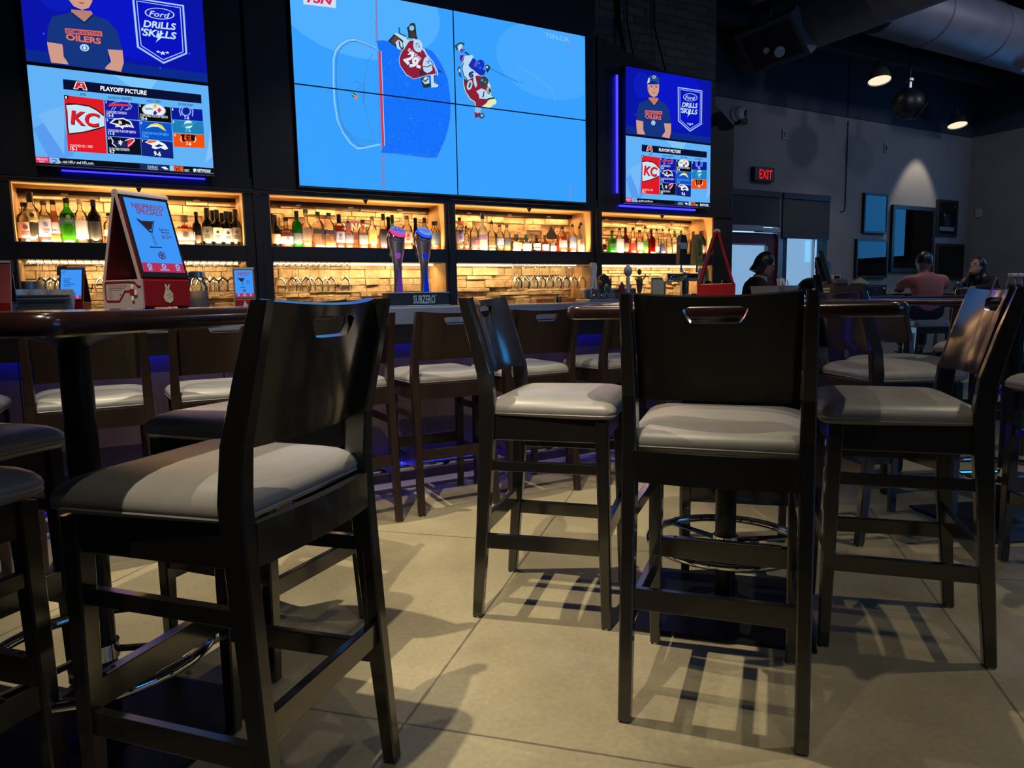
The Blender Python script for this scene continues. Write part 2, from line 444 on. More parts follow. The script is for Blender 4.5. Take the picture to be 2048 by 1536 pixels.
CH = make_chair('bar_chair', 'espresso wood bar chair in the middle foreground, seen squarely from behind', 'chair', BLACKWOOD, VINYL)
CHB = make_chair('bar_stool', 'x', 'chair', BROWNWOOD, VINYL, .945, group='brown stools along the bar')
first = {id(CH): True, id(CHB): True}
def put(src, x, y, F, label, group):
    """F: facing direction; chair origin is the middle of its rear feet"""
    rz = math.atan2(F[1], F[0])-PI/2
    if first.pop(id(src), None):
        src.location = (x, y, .006); src.rotation_euler = (0, 0, rz); src['label'] = label; src['group'] = group; return src
    return dup(src, (x, y, .006), rz, label, group)
T2G, T1G = 'bar chairs around the high table in the middle', 'bar chairs around the high table at the left'
put(CH, 1.223, 1.220, (.755, .656), 'espresso wood bar chair in the middle foreground, seen squarely from behind', T2G)
put(CH, 1.185, 2.277, (.698, -.716), 'dark bar chair facing right, pale seat lit brightly, between two table bases', T2G)
put(CH, 2.309, 1.194, (-.690, .724), 'dark bar chair whose curved back reflects bright blue screens, facing left', T2G)
put(CH, 2.36, 2.24, (-.68, -.73), 'dark bar chair hidden behind the middle foreground chair, across its table', T2G)
put(CH, .351, 1.392, (-.679, .734), 'largest espresso bar chair at front left, seat half in lamp light', T1G)
put(CH, .56, 2.49, (-.78, -.62), 'dark bar chair behind the largest front chair, its corner seat lit cream', T1G)
put(CH, -.64, 1.585, (.72, .69), 'dark bar chair cut off by the lower left picture edge', T1G)
put(CH, -.62, 2.52, (.69, -.72), 'dark bar chair beyond the left table post, seat in shadow', T1G)
T3G = 'bar chairs around the right table'
put(CH, 2.83, 2.08, (.93, -.37), 'dark bar chair seen side-on behind the blue-lit chair, seat toward the right', T3G)
put(CHB, 3.93, 2.66, (-.36, -.93), 'chair facing the camera with striped blue reflections, behind the middle table edge', T3G)
put(CH, 3.02, .98, (.5, .87), 'dark bar chair cut off at right edge, blue rim light on its seat', T3G)
put(CH, 5.1, 2.6, (-.95, -.3), 'distant bar chair with pale shiny back at the right picture edge', T3G)
BSG = 'brown stools along the bar'
for x, lab in ((-.64, 'brown bar stool at the far left of the bar, only purple-lit seat showing'), (-.10, 'brown bar stool directly behind the left table post'),
               (.42, 'brown bar stool right of the left table post, half hidden by the large chair'), (.96, 'brown bar stool hidden behind the large front chair back'),
               (1.514, 'brown bar stool left of the side-facing chair, full legs showing'), (2.03, 'brown bar stool behind the side-facing chair, nearest to the beer tap tower right side'),
               (2.67, 'brown bar stool half hidden behind the middle foreground chair, left side'), (3.3, 'brown bar stool hidden behind the middle foreground chair'), (3.95, 'brown bar stool farthest right along the bar front')):
    put(CHB, x, 3.30+RND.uniform(-.02, .02), (RND.uniform(-.04, .04), 1), lab, BSG)
FG = 'far dining chairs by the picture wall'
for x, y, F, lab in ((6.35, 2.85, (.3, .95), 'far chair with cream seat beyond the bar end, left of the pair'), (7.1, 2.95, (.2, .98), 'far chair with cream seat beyond the bar end, right of the pair')):
    put(CH, x, y, F, lab, FG)

# ------------------------------------------------------------------ high tables
def make_table(label, x, y, F, half=.457, z=1.067, r=.05):
    t = thing('high_table', label, 'table', (x, y, 0), math.atan2(F[1], F[0])-PI/2, 'square high tables')
    mb = MB()
    rings = []
    for ins, zz in ((.012, z-.042), (.003, z-.038), (-.001, z-.028), (0, z-.015), (.004, z-.006), (.012, z-.001), (.03, z)):
        rings.append(rrect(0, half-ins, -half+ins, half-ins, half-ins, max(r-ins, .01), zz, 6))
    mb.loft(rings, CHERRYEDGE, cap1=False)
    mb.face([mb.bm.verts.new(p) for p in rings[-1]], CHERRY)
    mb.build('table_top', t)
    mb = MB(); mb.lathe([(.035, .03), (.035, z-.05)], BLACKMETAL, 24); mb.build('post', t)
    mb = MB(); mb.lathe([(.035, z-.085), (.05, z-.075), (.15, z-.05), (.155, z-.0425)], BLACKMETAL, 24)
    for a in range(4):
        c, s_ = math.cos(a*PI/2+PI/4), math.sin(a*PI/2+PI/4); mb.beam((0, 0, z-.052), (c*.3, s_*.3, z-.048), .04, .012, BLACKMETAL)
    mb.build('mounting_plate', t)
    mb = MB(); mb.box(-.28, .28, -.28, .28, .0, .012, BLACKMETAL, .004); mb.lathe([(.09, .012), (.075, .02), (.04, .04), (.036, .05)], BLACKMETAL, 24); mb.build('base_plate', t)
    mb = MB(); mb.tube([(.258*math.cos(2*PI*i/40), .258*math.sin(2*PI*i/40), .24) for i in range(40)], .0145, CHROME, 12, closed=True)
    for a in range(3):
        an = a*2*PI/3+.4; mb.tube([(.03*math.cos(an), .03*math.sin(an), .24), (.258*math.cos(an), .258*math.sin(an), .24)], .009, CHROME, 8)
    mb.lathe([(.042, .22), (.042, .26)], CHROME, 20)
    mb.build('foot_ring', t, label='chrome foot ring around the post')
    return t
make_table('square cherry high table at left carrying the large red menu display', -.085, 1.985, (.72, .69), z=1.083)
make_table('square cherry high table in the middle behind the foreground chair', 1.81, 1.745, (.735, .678))
make_table('square dark high table at right behind the blue-lit chair', 3.62, 1.74, (.93, -.37))
make_table('far high table in front of the person in the pink shirt', 8.35, 5.25, (.5, .86))
make_table('far high table at right with jars and small display', 9.0, 3.85, (.3, .95))
FLOORMB = MB(); FLOORMB.box(-6, 12.6, -5, 7.2, -.1, 0, FLOOR); struct(FLOORMB, 'floor', 'polished tan concrete floor with diagonal saw-cut joints', 'floor')

# ------------------------------------------------------------------ room shell
YB, YE, XR = 5.2, 6.8, 12.43
BAYS = [(-.47, .835), (1.005, 2.325), (2.411, 3.72), (3.83, 5.165)]
UZ0, UZ1, LZ0, LZ1, YS = 1.485, 1.835, .95, 1.38, 5.54
def stones(mb, x0, x1, z0, z1, y):
    z = z0
    while z < z1-.005:
        h = min(RND.choice((.026, .034, .042, .055, .07)), z1-z); x = x0
        while x < x1-.005:
            L = min(RND.uniform(.07, .26), x1-x); d = RND.uniform(.002, .04)
            q = lambda: RND.uniform(-.005, .005)
            P = [Vector((x+.0015, y-d+q(), z+.0015)), Vector((x+L-.0015, y-d+q(), z+.0015+abs(q()))), Vector((x+L-.001, y+.02, z)), Vector((x, y+.02, z)),
                 Vector((x+.002, y-d+q(), z+h-.001)), Vector((x+L-.002, y-d+q(), z+h-.001+q()*.4)), Vector((x+L, y+.02, z+h)), Vector((x, y+.02, z+h))]
            mb.hexa(P, STONE, .003); x += L
        z += h
mb = MB()
for a, b in BAYS:
    stones(mb, a-.02, b+.02, UZ0-.005, UZ1+.01, YS+.012); stones(mb, a-.02, b+.02, LZ0-.02, LZ1+.01, YS+.012)
mb.box(-6, 5.4, YS+.03, YS+.1, 0, 4.9, DARKPANEL)
struct(mb, 'wall_back', 'pale ledge stone wall glowing behind the bar shelves', 'wall')
mb = MB()
mb.box(5.2, 5.42, 5.245, YE+.1, 0, 2.76, SHELFWOOD)
mb.box(3.76, 5.46, YB+.3, YB+.34, 2.7, 4.9, BRICK); mb.box(5.3, 5.46, YB+.345, YE+.1, 2.78, 4.9, BRICK)
struct(mb, 'wall_bar_side', 'dark end wall of the bar with brown brick above', 'wall')
mb = MB()
for x0, x1, z0, z1 in ((5.42, 6.9, 0, 3.55), (8.95, XR+.1, 0, 3.55), (6.9, 8.95, 2.445, 3.55)): mb.box(x0, x1, YE, YE+.12, z0, z1, WALLGREY)
mb.box(5.42, XR+.1, YE-.02, YE+.12, 3.55, 4.9, WALLNAVY)
mb.box(9.265, 9.275, YE-.026, YE-.02, 3.55, 4.4, BLACKMETAL)
struct(mb, 'wall_exit', 'taupe wall with exit sign and framed photos, navy above', 'wall')
mb = MB(); mb.box(XR, XR+.12, -5, YE+.12, 0, 3.56, WALLGREY); mb.box(XR-.02, XR+.12, -5, YE, 3.56, 4.9, WALLNAVY); struct(mb, 'wall_right', 'shadowed brown-grey side wall at the far right', 'wall')
mb = MB(); mb.box(-6.1, -6, -5, 5.7, 0, 4.9, WALLGREY); struct(mb, 'wall_left', 'unseen side wall of the room at left', 'wall')
mb = MB(); mb.box(-6.1, XR+.1, -5.1, -5, 0, 4.9, WALLGREY); struct(mb, 'wall_front', 'unseen wall of the room behind the viewer', 'wall')
mb = MB(); mb.box(-6.1, XR+.1, -5.1, 7.0, 4.9, 5.0, CEIL); struct(mb, 'ceiling', 'black painted open ceiling', 'ceiling')
mb = MB(); mb.box(8.95, XR, YE-.012, YE, 0, .1, BLACKPLASTIC); struct(mb, 'baseboard_exit', 'low black baseboard below the framed photos', 'baseboard')

# exit door and window
DOORRED = mat('dark red door paint', (.075, .006, .007), .4); ALU = mat('pale aluminium', (.32, .33, .36), .4, metal=.6)
PANE = glassy('window glass', (.93, .97, 1), .6)
dd = thing('door_1', 'dark red exit door with a daylit glass pane', 'door', (7.4, YE+.05, 0)); dd['kind'] = 'structure'
Td = Matrix.Translation((-7.4, -YE-.05, 0))
def dbox(mb, *a, **k): mb.box(*a, T=Td, **k)
mb = MB(); dbox(mb, 6.98, 7.1, YE+.02, YE+.07, .02, 1.9, DOORRED, bevel=.004); dbox(mb, 7.76, 7.93, YE+.02, YE+.07, .02, 1.9, DOORRED, bevel=.004)
dbox(mb, 7.1, 7.76, YE+.02, YE+.07, 1.752, 1.9, DOORRED, bevel=.004); dbox(mb, 7.1, 7.76, YE+.02, YE+.07, .02, .3, DOORRED, bevel=.004); mb.build('door_leaf', dd)
mb = MB(); dbox(mb, 7.1, 7.76, YE+.04, YE+.05, .3, 1.752, PANE); mb.build('glass_pane', dd, label='bright glass pane')
mb = MB(); dbox(mb, 7.72, 7.765, YE+.012, YE+.02, .3, 1.752, ALU); dbox(mb, 7.1, 7.765, YE+.012, YE+.02, 1.735, 1.755, ALU); mb.build('glazing_bead', dd)
mb = MB(); dbox(mb, 6.9, 7.6, YE-.05, YE+.02, 1.915, 1.985, ALU, bevel=.006); dbox(mb, 7.5, 7.95, YE-.035, YE+.02, 1.905, 1.965, ALU, bevel=.006); mb.build('door_closer', dd, label='pale metal door closer')
mb = MB(); dbox(mb, 7.1, 7.76, YE-.05, YE-.02, 1.0, 1.04, ALU, bevel=.006); mb.build('push_bar', dd)
mb = MB(); dbox(mb, 7.935, 8.03, YE-.01, YE+.09, 0, 2.44, ALU, bevel=.004); dbox(mb, 6.9, 6.97, YE-.01, YE+.09, 0, 2.44, ALU); mb.build('door_frame', dd)
ww = thing('window_1', 'tall daylit window beside the exit door', 'window', (8.5, YE+.05, 0)); ww['kind'] = 'structure'
Td = Matrix.Translation((-8.5, -YE-.05, 0)); DKFRAME = mat('dark green window frame', (.012, .02, .024), .4)
mb = MB(); dbox(mb, 8.03, 8.12, YE, YE+.09, 0, 2.44, DKFRAME); dbox(mb, 8.85, 8.95, YE, YE+.09, 0, 2.44, DKFRAME); dbox(mb, 8.12, 8.85, YE, YE+.09, 0, .4, DKFRAME); dbox(mb, 8.12, 8.85, YE, YE+.09, 2.4, 2.445, DKFRAME); mb.build('window_frame', ww)
mb = MB(); dbox(mb, 8.12, 8.85, YE+.04, YE+.05, .4, 2.4, PANE); mb.build('glass_pane', ww)
mb = MB(); dbox(mb, 8.7, 8.715, YE+.02, YE+.06, .4, 2.4, WHITEPLASTIC); mb.build('glazing_bar', ww)
BLIND = mat('charcoal blind fabric', (.022, .027, .033), .75, bump=.2, bscale=500)
for x0, x1, z0, lab in ((6.92, 7.925, 1.99, 'charcoal roller blind half drawn above the exit door'), (7.985, 8.94, 1.85, 'charcoal roller blind hanging lower over the window')):
    b = thing('roller_blind', lab, 'blind', ((x0+x1)/2, YE-.03, 0), group='charcoal roller blinds')
    w = (x1-x0)/2
    mb = MB(); mb.box(-w, w, -.006, .0, z0, 2.4, BLIND); mb.build('blind_fabric', b)
    mb = MB(); mb.box(-w, w, -.02, .024, 2.36, 2.44, BLACKPLASTIC, .006); mb.build('cassette', b)
    mb = MB(); mb.box(-w, w, -.012, .006, z0-.015, z0+.004, BLACKPLASTIC, .003); mb.build('hem_bar', b)

# ------------------------------------------------------------------ back bar shelving
bb = thing('back_bar_shelving', 'dark wood back bar with four lit bays of shelves', 'shelving', (0, 0, 0))
def part(name, label, fn, mt=None):
    m = MB(); fn(m); return m.build(name, bb, label)
edges = [-6] + [v for b in BAYS for v in b] + [5.42]
for i in range(0, len(edges), 2):
    a, b = edges[i], edges[i+1]
    part('upright', None, lambda m: m.box(a, b, YB, YS+.02, 0, UZ1+.1, SHELFWOOD, .003))
    if i and i < 8: part('upright_trim', None, lambda m: m.box((a+b)/2-.022, (a+b)/2+.022, YB-.018, YB-.0005, 0, UZ1+.0, SHELFWOOD, .003))
for k, (a, b) in enumerate(BAYS):
    part('shelf', None, lambda m: m.box(a, b, YB-.002, YS+.02, LZ1, UZ0, SHELFWOOD, .003))
    part('back_counter', None, lambda m: m.box(a, b, YB-.1, YS+.02, 0, LZ0-.0005, SHELFWOOD, .003))
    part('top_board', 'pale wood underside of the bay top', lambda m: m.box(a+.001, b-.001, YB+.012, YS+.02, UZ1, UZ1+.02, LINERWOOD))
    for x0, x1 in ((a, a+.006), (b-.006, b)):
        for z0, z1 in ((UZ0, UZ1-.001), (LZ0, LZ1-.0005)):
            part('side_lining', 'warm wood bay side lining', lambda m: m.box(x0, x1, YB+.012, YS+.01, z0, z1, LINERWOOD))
    def rail(m):
        m.box(a+.01, b-.01, YS-.045, YS-.015, UZ1-.028, UZ1-.002, BLACKMETAL, .002)
        for t in (.2, .5, .8): m.box(a+(b-a)*t-.02, a+(b-a)*t+.02, YS-.05, YS-.01, UZ1-.032, UZ1-.02, STEEL, .002)
    part('light_rail', None, rail)
    def hook(m):
        x = a+(b-a)*.52; m.loft([[Vector((x+q*.016, YB+.01+r*.012, z)) for q, r in ((-s, -s), (s, -s), (s, s), (-s, s))] for z, s in ((UZ1-.001, 1), (UZ1-.03, .3))], BLACKMETAL, smooth=False)
    part('hook', None, hook)
    part('led_strip', 'warm white light strip under the shelf', lambda m: m.box(a+.03, b-.03, YB+.2, YB+.215, LZ1-.012, LZ1-.0005, em((1, .72, .36), 9)))
# dark header panels around the screens
part('header_panel', None, lambda m: m.box(-6, 3.75, YB+.03, YS+.05, UZ1+.02, 4.9, DARKPANEL))
part('header_panel', None, lambda m: m.box(3.75, 5.42, YB+.05, YS+.05, UZ1+.02, 2.69, DARKPANEL))
part('header_panel', None, lambda m: m.box(-.62, .885, YB-.005, YB+.05, UZ1+.03, 3.9, DARKPANEL, .004))
part('header_panel', None, lambda m: m.box(.9, 3.75, YB-.02, YB+.05, UZ1+.03, 3.6, DARKPANEL, .004))
part('header_panel', 'grey wood side panel', lambda m: m.loft([[Vector(p) for p in q] for q in (((3.78, YB-.01, UZ1+.02), (5.4, YB-.01, UZ1+.02), (5.4, YB+.04, UZ1+.02), (3.78, YB+.04, UZ1+.02)), ((3.78, YB-.01, 2.72), (5.4, YB-.01, 2.72), (5.4, YB+.04, 2.72), (3.78, YB+.04, 2.72)), ((3.78, YB-.01, 3.3), (5.02, YB-.01, 2.98), (5.02, YB+.04, 2.98), (3.78, YB+.04, 3.3)))], SHELFWOOD, smooth=False))
part('lip', None, lambda m: m.box(-6, 5.42, YB-.012, YB+.03, UZ1, UZ1+.028, SHELFWOOD, .003))

# wall lettering and emblems on the stone
DK = lambda c: mat('decal %s' % (c,), c, .6)
def decal(name, label, cat, fn):
    m = MB(); cv = Canvas(m, (0, YS-.014, 0), (1, 0, 0), (0, 0, 1), (0, -1, 0), matf=DK, step=.0003); fn(cv); return tag(m.build(name), label, cat)
def P2(px, py, Y=YS-.014):
    p = at(px, py, Y); return (p.x, p.z)
def arc_word(cv, word, cx, cz, r, a0, a1, h, c):
    n = len(word)
    for i, chh in enumerate(word):
        if chh == ' ': continue
        a = a0+(a1-a0)*i/(n-1); x, z = cx+r*math.sin(a), cz+r*math.cos(a); d = h*.38
        cv.text(chh, (x-d*math.cos(a), z+d*math.sin(a)), (x+d*math.cos(a), z-d*math.sin(a)), h, c, .03)
def nation(cv):
    a, b = P2(645, 440), P2(768, 455); cx = (a[0]+b[0])/2; w = (b[0]-a[0])/2; cz = 1.60
    R = .62; T = [(cx+R*math.sin(t), cz-R+.115+R*math.cos(t)-R*.0) for t in [(-.4+.8*i/14)*w/.26 for i in range(15)]]
    cv.poly(T+[(T[-1][0], T[-1][1]-.1), (T[0][0], T[0][1]-.1)], '#7a4f63')
    arc_word(cv, 'OPES NATION', cx, cz-R+.04, R, -.36*w/.26, .36*w/.26, .055, '#f0e3c4')
    cv.texth('NOVA SCOTIA', cx, cz-.01, .03, '#f0e3c4', centre=True) if False else None
decal('wall_sign', 'arched plum wall sign lettered OPES NATION behind the second bay bottles', 'sign', nation)
def leaf(cv):
    x, z = P2(573.5, 443); s = .05
    pts = [(0, 1.1), (.22, .65), (.5, .75), (.42, .3), (.8, .5), (.95, .2), (.75, -.2), (.35, -.35), (.1, -.4), (0, -.8), (-.1, -.4), (-.35, -.35), (-.75, -.2), (-.95, .2), (-.8, .5), (-.42, .3), (-.5, .75), (-.22, .65)]
    cv.poly([(x+a*s, z+b*s) for a, b in pts], '#191512'); cv.texth('MOLSON', x-.0, z-.115, .035, '#5a4a32', centre=True)
decal('wall_decal', 'black leaf emblem on the stone at left of the second bay', 'decal', leaf)
def ringsign(cv):
    x, z = P2(914, 468); r = .12
    for k in range(9): 
        a0, a1 = PI*.5-k*.2, PI*.5-(k+1)*.2
        cv.poly([(x+r*math.cos(a0), z+r*math.sin(a0)), (x+r*math.cos(a1), z+r*math.sin(a1)), (x+r*.82*math.cos(a1), z+r*.82*math.sin(a1)), (x+r*.82*math.cos(a0), z+r*.82*math.sin(a0))], '#b5382a')
    for k in range(8):
        a = PI*.5-.1-k*.2; cv.ell(x+r*.68*math.cos(a), z+r*.68*math.sin(a), .011, .004, '#2a1c14', 8, a)
decal('wall_decal', 'round red emblem at the left end of the third bay', 'decal', ringsign)
def north(cv):
    a, b = P2(992, 479), P2(1078, 483); cv.text('THE NORTH', a, b, .06, '#4d4636', 0)
decal('wall_lettering', 'thin letters THE NORTH on the stone in the third bay', 'lettering', north)
def spade(cv):
    x, z = P2(1103, 472); cv.poly([(x, z+.085), (x+.085, z-.03), (x+.05, z-.05), (x+.02, z-.03), (x+.03, z-.075), (x-.03, z-.075), (x-.02, z-.03), (x-.05, z-.05), (x-.07, z-.01)], '#12100d')
    cv.texth('e', x-.075, z-.055, .05, '#efe6cc'); cv.texth('o', x+.03, z-.06, .05, '#efe6cc')
decal('wall_decal', 'black spade emblem with script at the right of the third bay', 'decal', spade)
def circ(cv):
    x, z = P2(1278, 476); cv.ell(x, z, .115, .115, '#a8472f', 30); cv.ell(x, z, .105, .105, '#e8d3a4', 30); cv.ell(x, z, .07, .07, '#cfa46a', 26)
    arc_word(cv, 'LAGER', x, z, .075, -.8, .8, .028, '#5a3324'); cv.rect(x-.06, z-.015, x+.06, z+.02, '#b5532f')
decal('wall_decal', 'round cream emblem with a red rim in the fourth bay', 'decal', circ)
def splat(cv):
    x, z = P2(1334, 461)
    for i in range(9): cv.ell(x+RND.uniform(-.05, .05), z+RND.uniform(-.05, .05), .02, .008, '#a45b34', 10, RND.uniform(0, 3))
decal('wall_decal', 'small rust coloured emblem behind the pour spouts in the fourth bay', 'decal', splat)

# ------------------------------------------------------------------ front bar
bar = thing('bar_counter', 'long grey-topped bar with blue lit front', 'bar', (0, 0, 0))
BX0, BX1 = -3.2, 6.15
def bpart(n, lab, fn):
    m = MB(); fn(m); return m.build(n, bar, lab)
bpart('bar_top', 'grey laminate bar top', lambda m: m.box(BX0, BX1, 3.86, 4.65, .955, 1.055, BARGREY, .008))
bpart('apron', None, lambda m: m.box(BX0, BX1-.1, 3.98, 3.992, .84, .9555, BARPANEL, .003))
def panels(m):
    x = BX0+.1
    while x < BX1-.2:
        m.box(x, min(x+.9, BX1-.1)-.004, 4.05, 4.09, 0, .956, BARPANEL, .003); x += .9
    m.box(BX1-.13, BX1-.1, 4.05, 4.6, 0, .956, BARPANEL); m.box(BX0+.1, BX0+.13, 4.09, 4.6, 0, .956, BARPANEL)
bpart('front_panel', None, panels)
BLUE = em((.01, .012, 1), 9); BLUE2 = em((.008, .01, 1), 40)
bpart('led_strip', 'blue light strip under the bar top', lambda m: m.box(BX0+.2, BX1-.2, 3.998, 4.012, .868, .88, BLUE2))
o = bpart('foot_rail', 'chrome foot rail', lambda m: m.tube([(BX0+.1, 3.87, .125), (BX1-.1, 3.87, .125)], .024, CHROME, 14))
def brackets(m):
    x = BX0+.5
    while x < BX1:
        m.beam((x, 3.87, .125), (x, 4.05, .18), .02, .02, CHROME); m.beam((x, 3.87, .11), (x, 3.87, 0), .018, .018, CHROME); x += 1.15
bpart('rail_bracket', None, brackets)
bpart('led_strip', 'blue light strip on the foot rail', lambda m: [m.box(BX0+.2+i*.021, BX0+.2+i*.021+.012, 3.885, 3.893, .147, .155, BLUE) for i in range(int((BX1-BX0-.4)/.021))] and None)

# ------------------------------------------------------------------ screens
YT = 5.128
def scr(px, py): p = at(px, py, YT); return (p.x, p.z)
class PX:
    """draws artwork measured on the screen and re-lays it on any flat rectangle of the same proportions"""
    def __init__(s, cv, src, dst, mp): s.cv, s.src, s.dst, s.mp = cv, src, dst, mp
    def t(s, p):
        q = s.mp(*p); x = scr(*q); a, b = s.src, s.dst
        return (b[0]+(x[0]-a[0])/(a[1]-a[0])*(b[1]-b[0]), b[2]+(x[1]-a[2])/(a[3]-a[2])*(b[3]-b[2]))
    def k(s, p, h):
        q = s.mp(*p); q2 = s.mp(p[0], p[1]+h); return abs(scr(*q)[1]-scr(*q2)[1])*(s.dst[3]-s.dst[2])/(s.src[3]-s.src[2])
    def poly(s, P, c): s.cv.poly([s.t(p) for p in P], c)
    def quad(s, *P): s.poly(P[:4], P[4])
    def line(s, P, w, c, closed=False): s.cv.line([s.t(p) for p in P], s.k(P[0], w), c, closed)
    def text(s, t, p0, p1, h, c, bold=.02, shear=0.): s.cv.text(t, s.t(p0), s.t(p1), s.k(p0, h), c, bold, shear)
    def ell(s, x, y, rx, ry, c, n=24, rot=0):
        s.poly([(x+rx*math.cos(2*PI*i/n)*math.cos(rot)-ry*math.sin(2*PI*i/n)*math.sin(rot), y+rx*math.cos(2*PI*i/n)*math.sin(rot)+ry*math.sin(2*PI*i/n)*math.cos(rot)) for i in range(n)], c)
Z4 = lambda x, y: (x*.25391, y*.25391)
ZR = lambda x, y: (1180+x*.21491, 100+y*.21491)
ZH = lambda x, y: (660+x*.20508, 20+y*.20508)
ZG = lambda x, y: (750+x*.1107, 30+y*.1107)
ZP = lambda x, y: (890+x*.13025, 60+y*.13025)
LW = (-.3226, .6508, .8495+1.09, .8495+1.09+.55)      # left lower screen x0 x1 z0 z1
RX = (4.038, 5.041)
TVL, TVU = (-.3226, .6508, 1.9395, 2.4895), (-.3226, .6508, 2.5095, 3.0595)
TRL, TRU = (4.038, 5.041, 1.9243, 2.489), (4.038, 5.041, 2.5065, 3.0695)

def playoff(cv, dst):
    d = PX(cv, TVL, dst, Z4); x0, x1, z0, z1 = dst; w, h = x1-x0, z1-z0
    cv.rect(x0, z0, x1, z1, '#62b2f8')
    cv.poly([(x0, z0+h*.35), (x0+w*.14, z0+h*.52), (x0+w*.2, z0+h*.1), (x0+w*.08, z0)], '#5a9cf0'); cv.poly([(x0+w*.03, z0+h*.5), (x0+w*.17, z0+h*.62), (x0+w*.15, z0+h*.1)], '#74b8f8')
    cv.poly([(x0+w*.45, z1), (x0+w*.7, z1), (x0+w*.62, z1-h*.2)], '#7cc6fb'); cv.poly([(x1-w*.05, z0+h*.12), (x1, z0+h*.2), (x1, z0+h*.5)], '#86c0f8')
    q = d.quad
    q((495, 622), (1585, 745), (1588, 815), (500, 702), '#0a1233')
    # conference letter mark
    d.poly([(600, 640), (665, 646), (690, 712), (655, 708), (648, 690), (622, 688), (612, 704), (577, 699)], '#f2f4f8')
    d.poly([(606, 646), (660, 651), (682, 706), (658, 703), (648, 684), (620, 681), (610, 699), (586, 696)], '#d2202c'); d.ell(640, 668, 7, 8, '#f2f4f8', 12)
    d.text('PLAYOFF PICTURE', (790, 710), (1158, 748), 34, '#f4f7ff', .03, .12)
    for t, a, b in (('BYE', (636, 752), (676, 755)), ('DIVISION LEADERS', (852, 778), (1040, 788)), ('WILD CARD', (1158, 804), (1268, 811)), ('IN THE HUNT', (1408, 830), (1526, 840))): d.text(t, a, b, 20, '#16264a', .01)
    # first seed panel
    q((503, 748), (815, 786), (842, 1210), (536, 1188), '#e01b25')
    q((503, 748), (538, 752), (540, 782), (506, 780), '#101010'); d.text('1', (515, 775), (527, 776), 18, '#fff')
    d.poly([(512, 820), (530, 812), (600, 815), (700, 830), (760, 860), (818, 905), (824, 1000), (760, 1022), (660, 1046), (540, 1060), (528, 1000), (524, 870)], '#15181c')
    d.poly([(520, 828), (600, 824), (700, 840), (755, 868), (818, 916), (823, 992), (755, 1012), (660, 1036), (546, 1050), (537, 1000), (532, 880)], '#c9e4f6')
    d.text('KC', (560, 975), (790, 1005), 105, '#15181c', .035, .1); d.text('KC', (556, 968), (784, 998), 100, '#e01b25', .03, .1)
    d.text('CLINCHED NO. 1 SEED', (552, 1155), (733, 1165), 20, '#ffd7d7', .01); d.text('15-1', (555, 1182), (606, 1186), 26, '#fff')
    cells = [((822, 787), (1087, 815), (1095, 945), (830, 925), '#1519a0'), ((832, 930), (1096, 952), (1106, 1088), (842, 1070), '#15159a'), ((843, 1074), (1107, 1094), (1114, 1222), (850, 1208), '#0b1020'),
             ((1090, 816), (1342, 846), (1350, 968), (1098, 946), '#0c0c0e'), ((1099, 952), (1350, 972), (1360, 1112), (1108, 1092), '#0b55c8'), ((1109, 1096), (1360, 1116), (1367, 1250), (1116, 1226), '#11237c'),
             ((1346, 846), (1592, 862), (1600, 955), (1353, 940), '#0c1a9a'), ((1353, 944), (1600, 958), (1608, 1058), (1362, 1044), '#1f7fb8'), ((1364, 1048), (1608, 1062), (1614, 1166), (1370, 1156), '#f0510f')]
    for c in cells: q(*c)
    for n, (a, b, *_) in zip('234567890', cells): d.text(n if n != '0' else '10', (a[0]+8, a[1]+24), (a[0]+20, a[1]+25), 18, '#fff')
    # bison outline with streak
    d.line([(858, 835), (900, 805), (960, 797), (1010, 805), (1038, 835), (1025, 858), (985, 862)], 7, '#7fa8e8'); d.poly([(850, 838), (868, 812), (1025, 822), (1022, 838), (960, 836), (880, 834)], '#e0343f')
    for x in (875, 895, 950, 1000): d.line([(x+18, 842), (x, 868)], 6, '#7fa8e8')
    d.text('CLINCHED DIVISION', (838, 890), (998, 902), 20, '#dfe6ff', .01); d.text('12-3', (842, 916), (894, 920), 24, '#fff')
    # bird head
    d.poly([(862, 968), (900, 935), (970, 928), (1030, 955), (1057, 1008), (1020, 1000), (975, 1002), (968, 1018), (945, 1000), (905, 1000), (915, 985)], '#e9eaf5'); d.poly([(880, 966), (910, 943), (968, 938), (1018, 960), (1040, 992), (985, 985), (950, 990), (930, 975)], '#0e0f16'); d.poly([(985, 975), (1035, 985), (1050, 1002), (1000, 992)], '#c9cbe6')
    d.text('B', (935, 976), (962, 979), 26, '#f5f3ea', .03)
    d.text('CLINCHED PLAYOFF BERTH', (850, 1036), (1070, 1052), 20, '#dfe6ff', .01); d.text('11-5', (853, 1060), (902, 1064), 24, '#fff')
    # bull head halves
    d.poly([(872, 1082), (900, 1110), (940, 1125), (990, 1110), (1000, 1160), (940, 1155), (905, 1130)], '#1d2c66'); d.poly([(1000, 1110), (1045, 1085), (1064, 1105), (1045, 1140), (1005, 1165)], '#d2243a'); d.line([(870, 1080), (890, 1110), (885, 1130), (915, 1155)], 7, '#f2f4f8'); d.line([(985, 1108), (1010, 1098), (1050, 1088), (1060, 1108), (1010, 1150)], 6, '#f2f4f8')
    d.text('*', (935, 1165), (970, 1168), 60, '#f2f4f8', .02)
    d.text('CLINCHED DIVISION', (860, 1180), (1020, 1190), 20, '#e8ecff', .01); d.text('9-7', (863, 1206), (904, 1210), 26, '#fff')
    # round steel emblem
    d.ell(1212, 868, 94, 52, '#bfd6ea', 30, .1); d.ell(1212, 868, 84, 46, '#e4f0fa', 30, .1); d.text('Steelers', (1142, 862), (1204, 866), 20, '#18233c', .02)
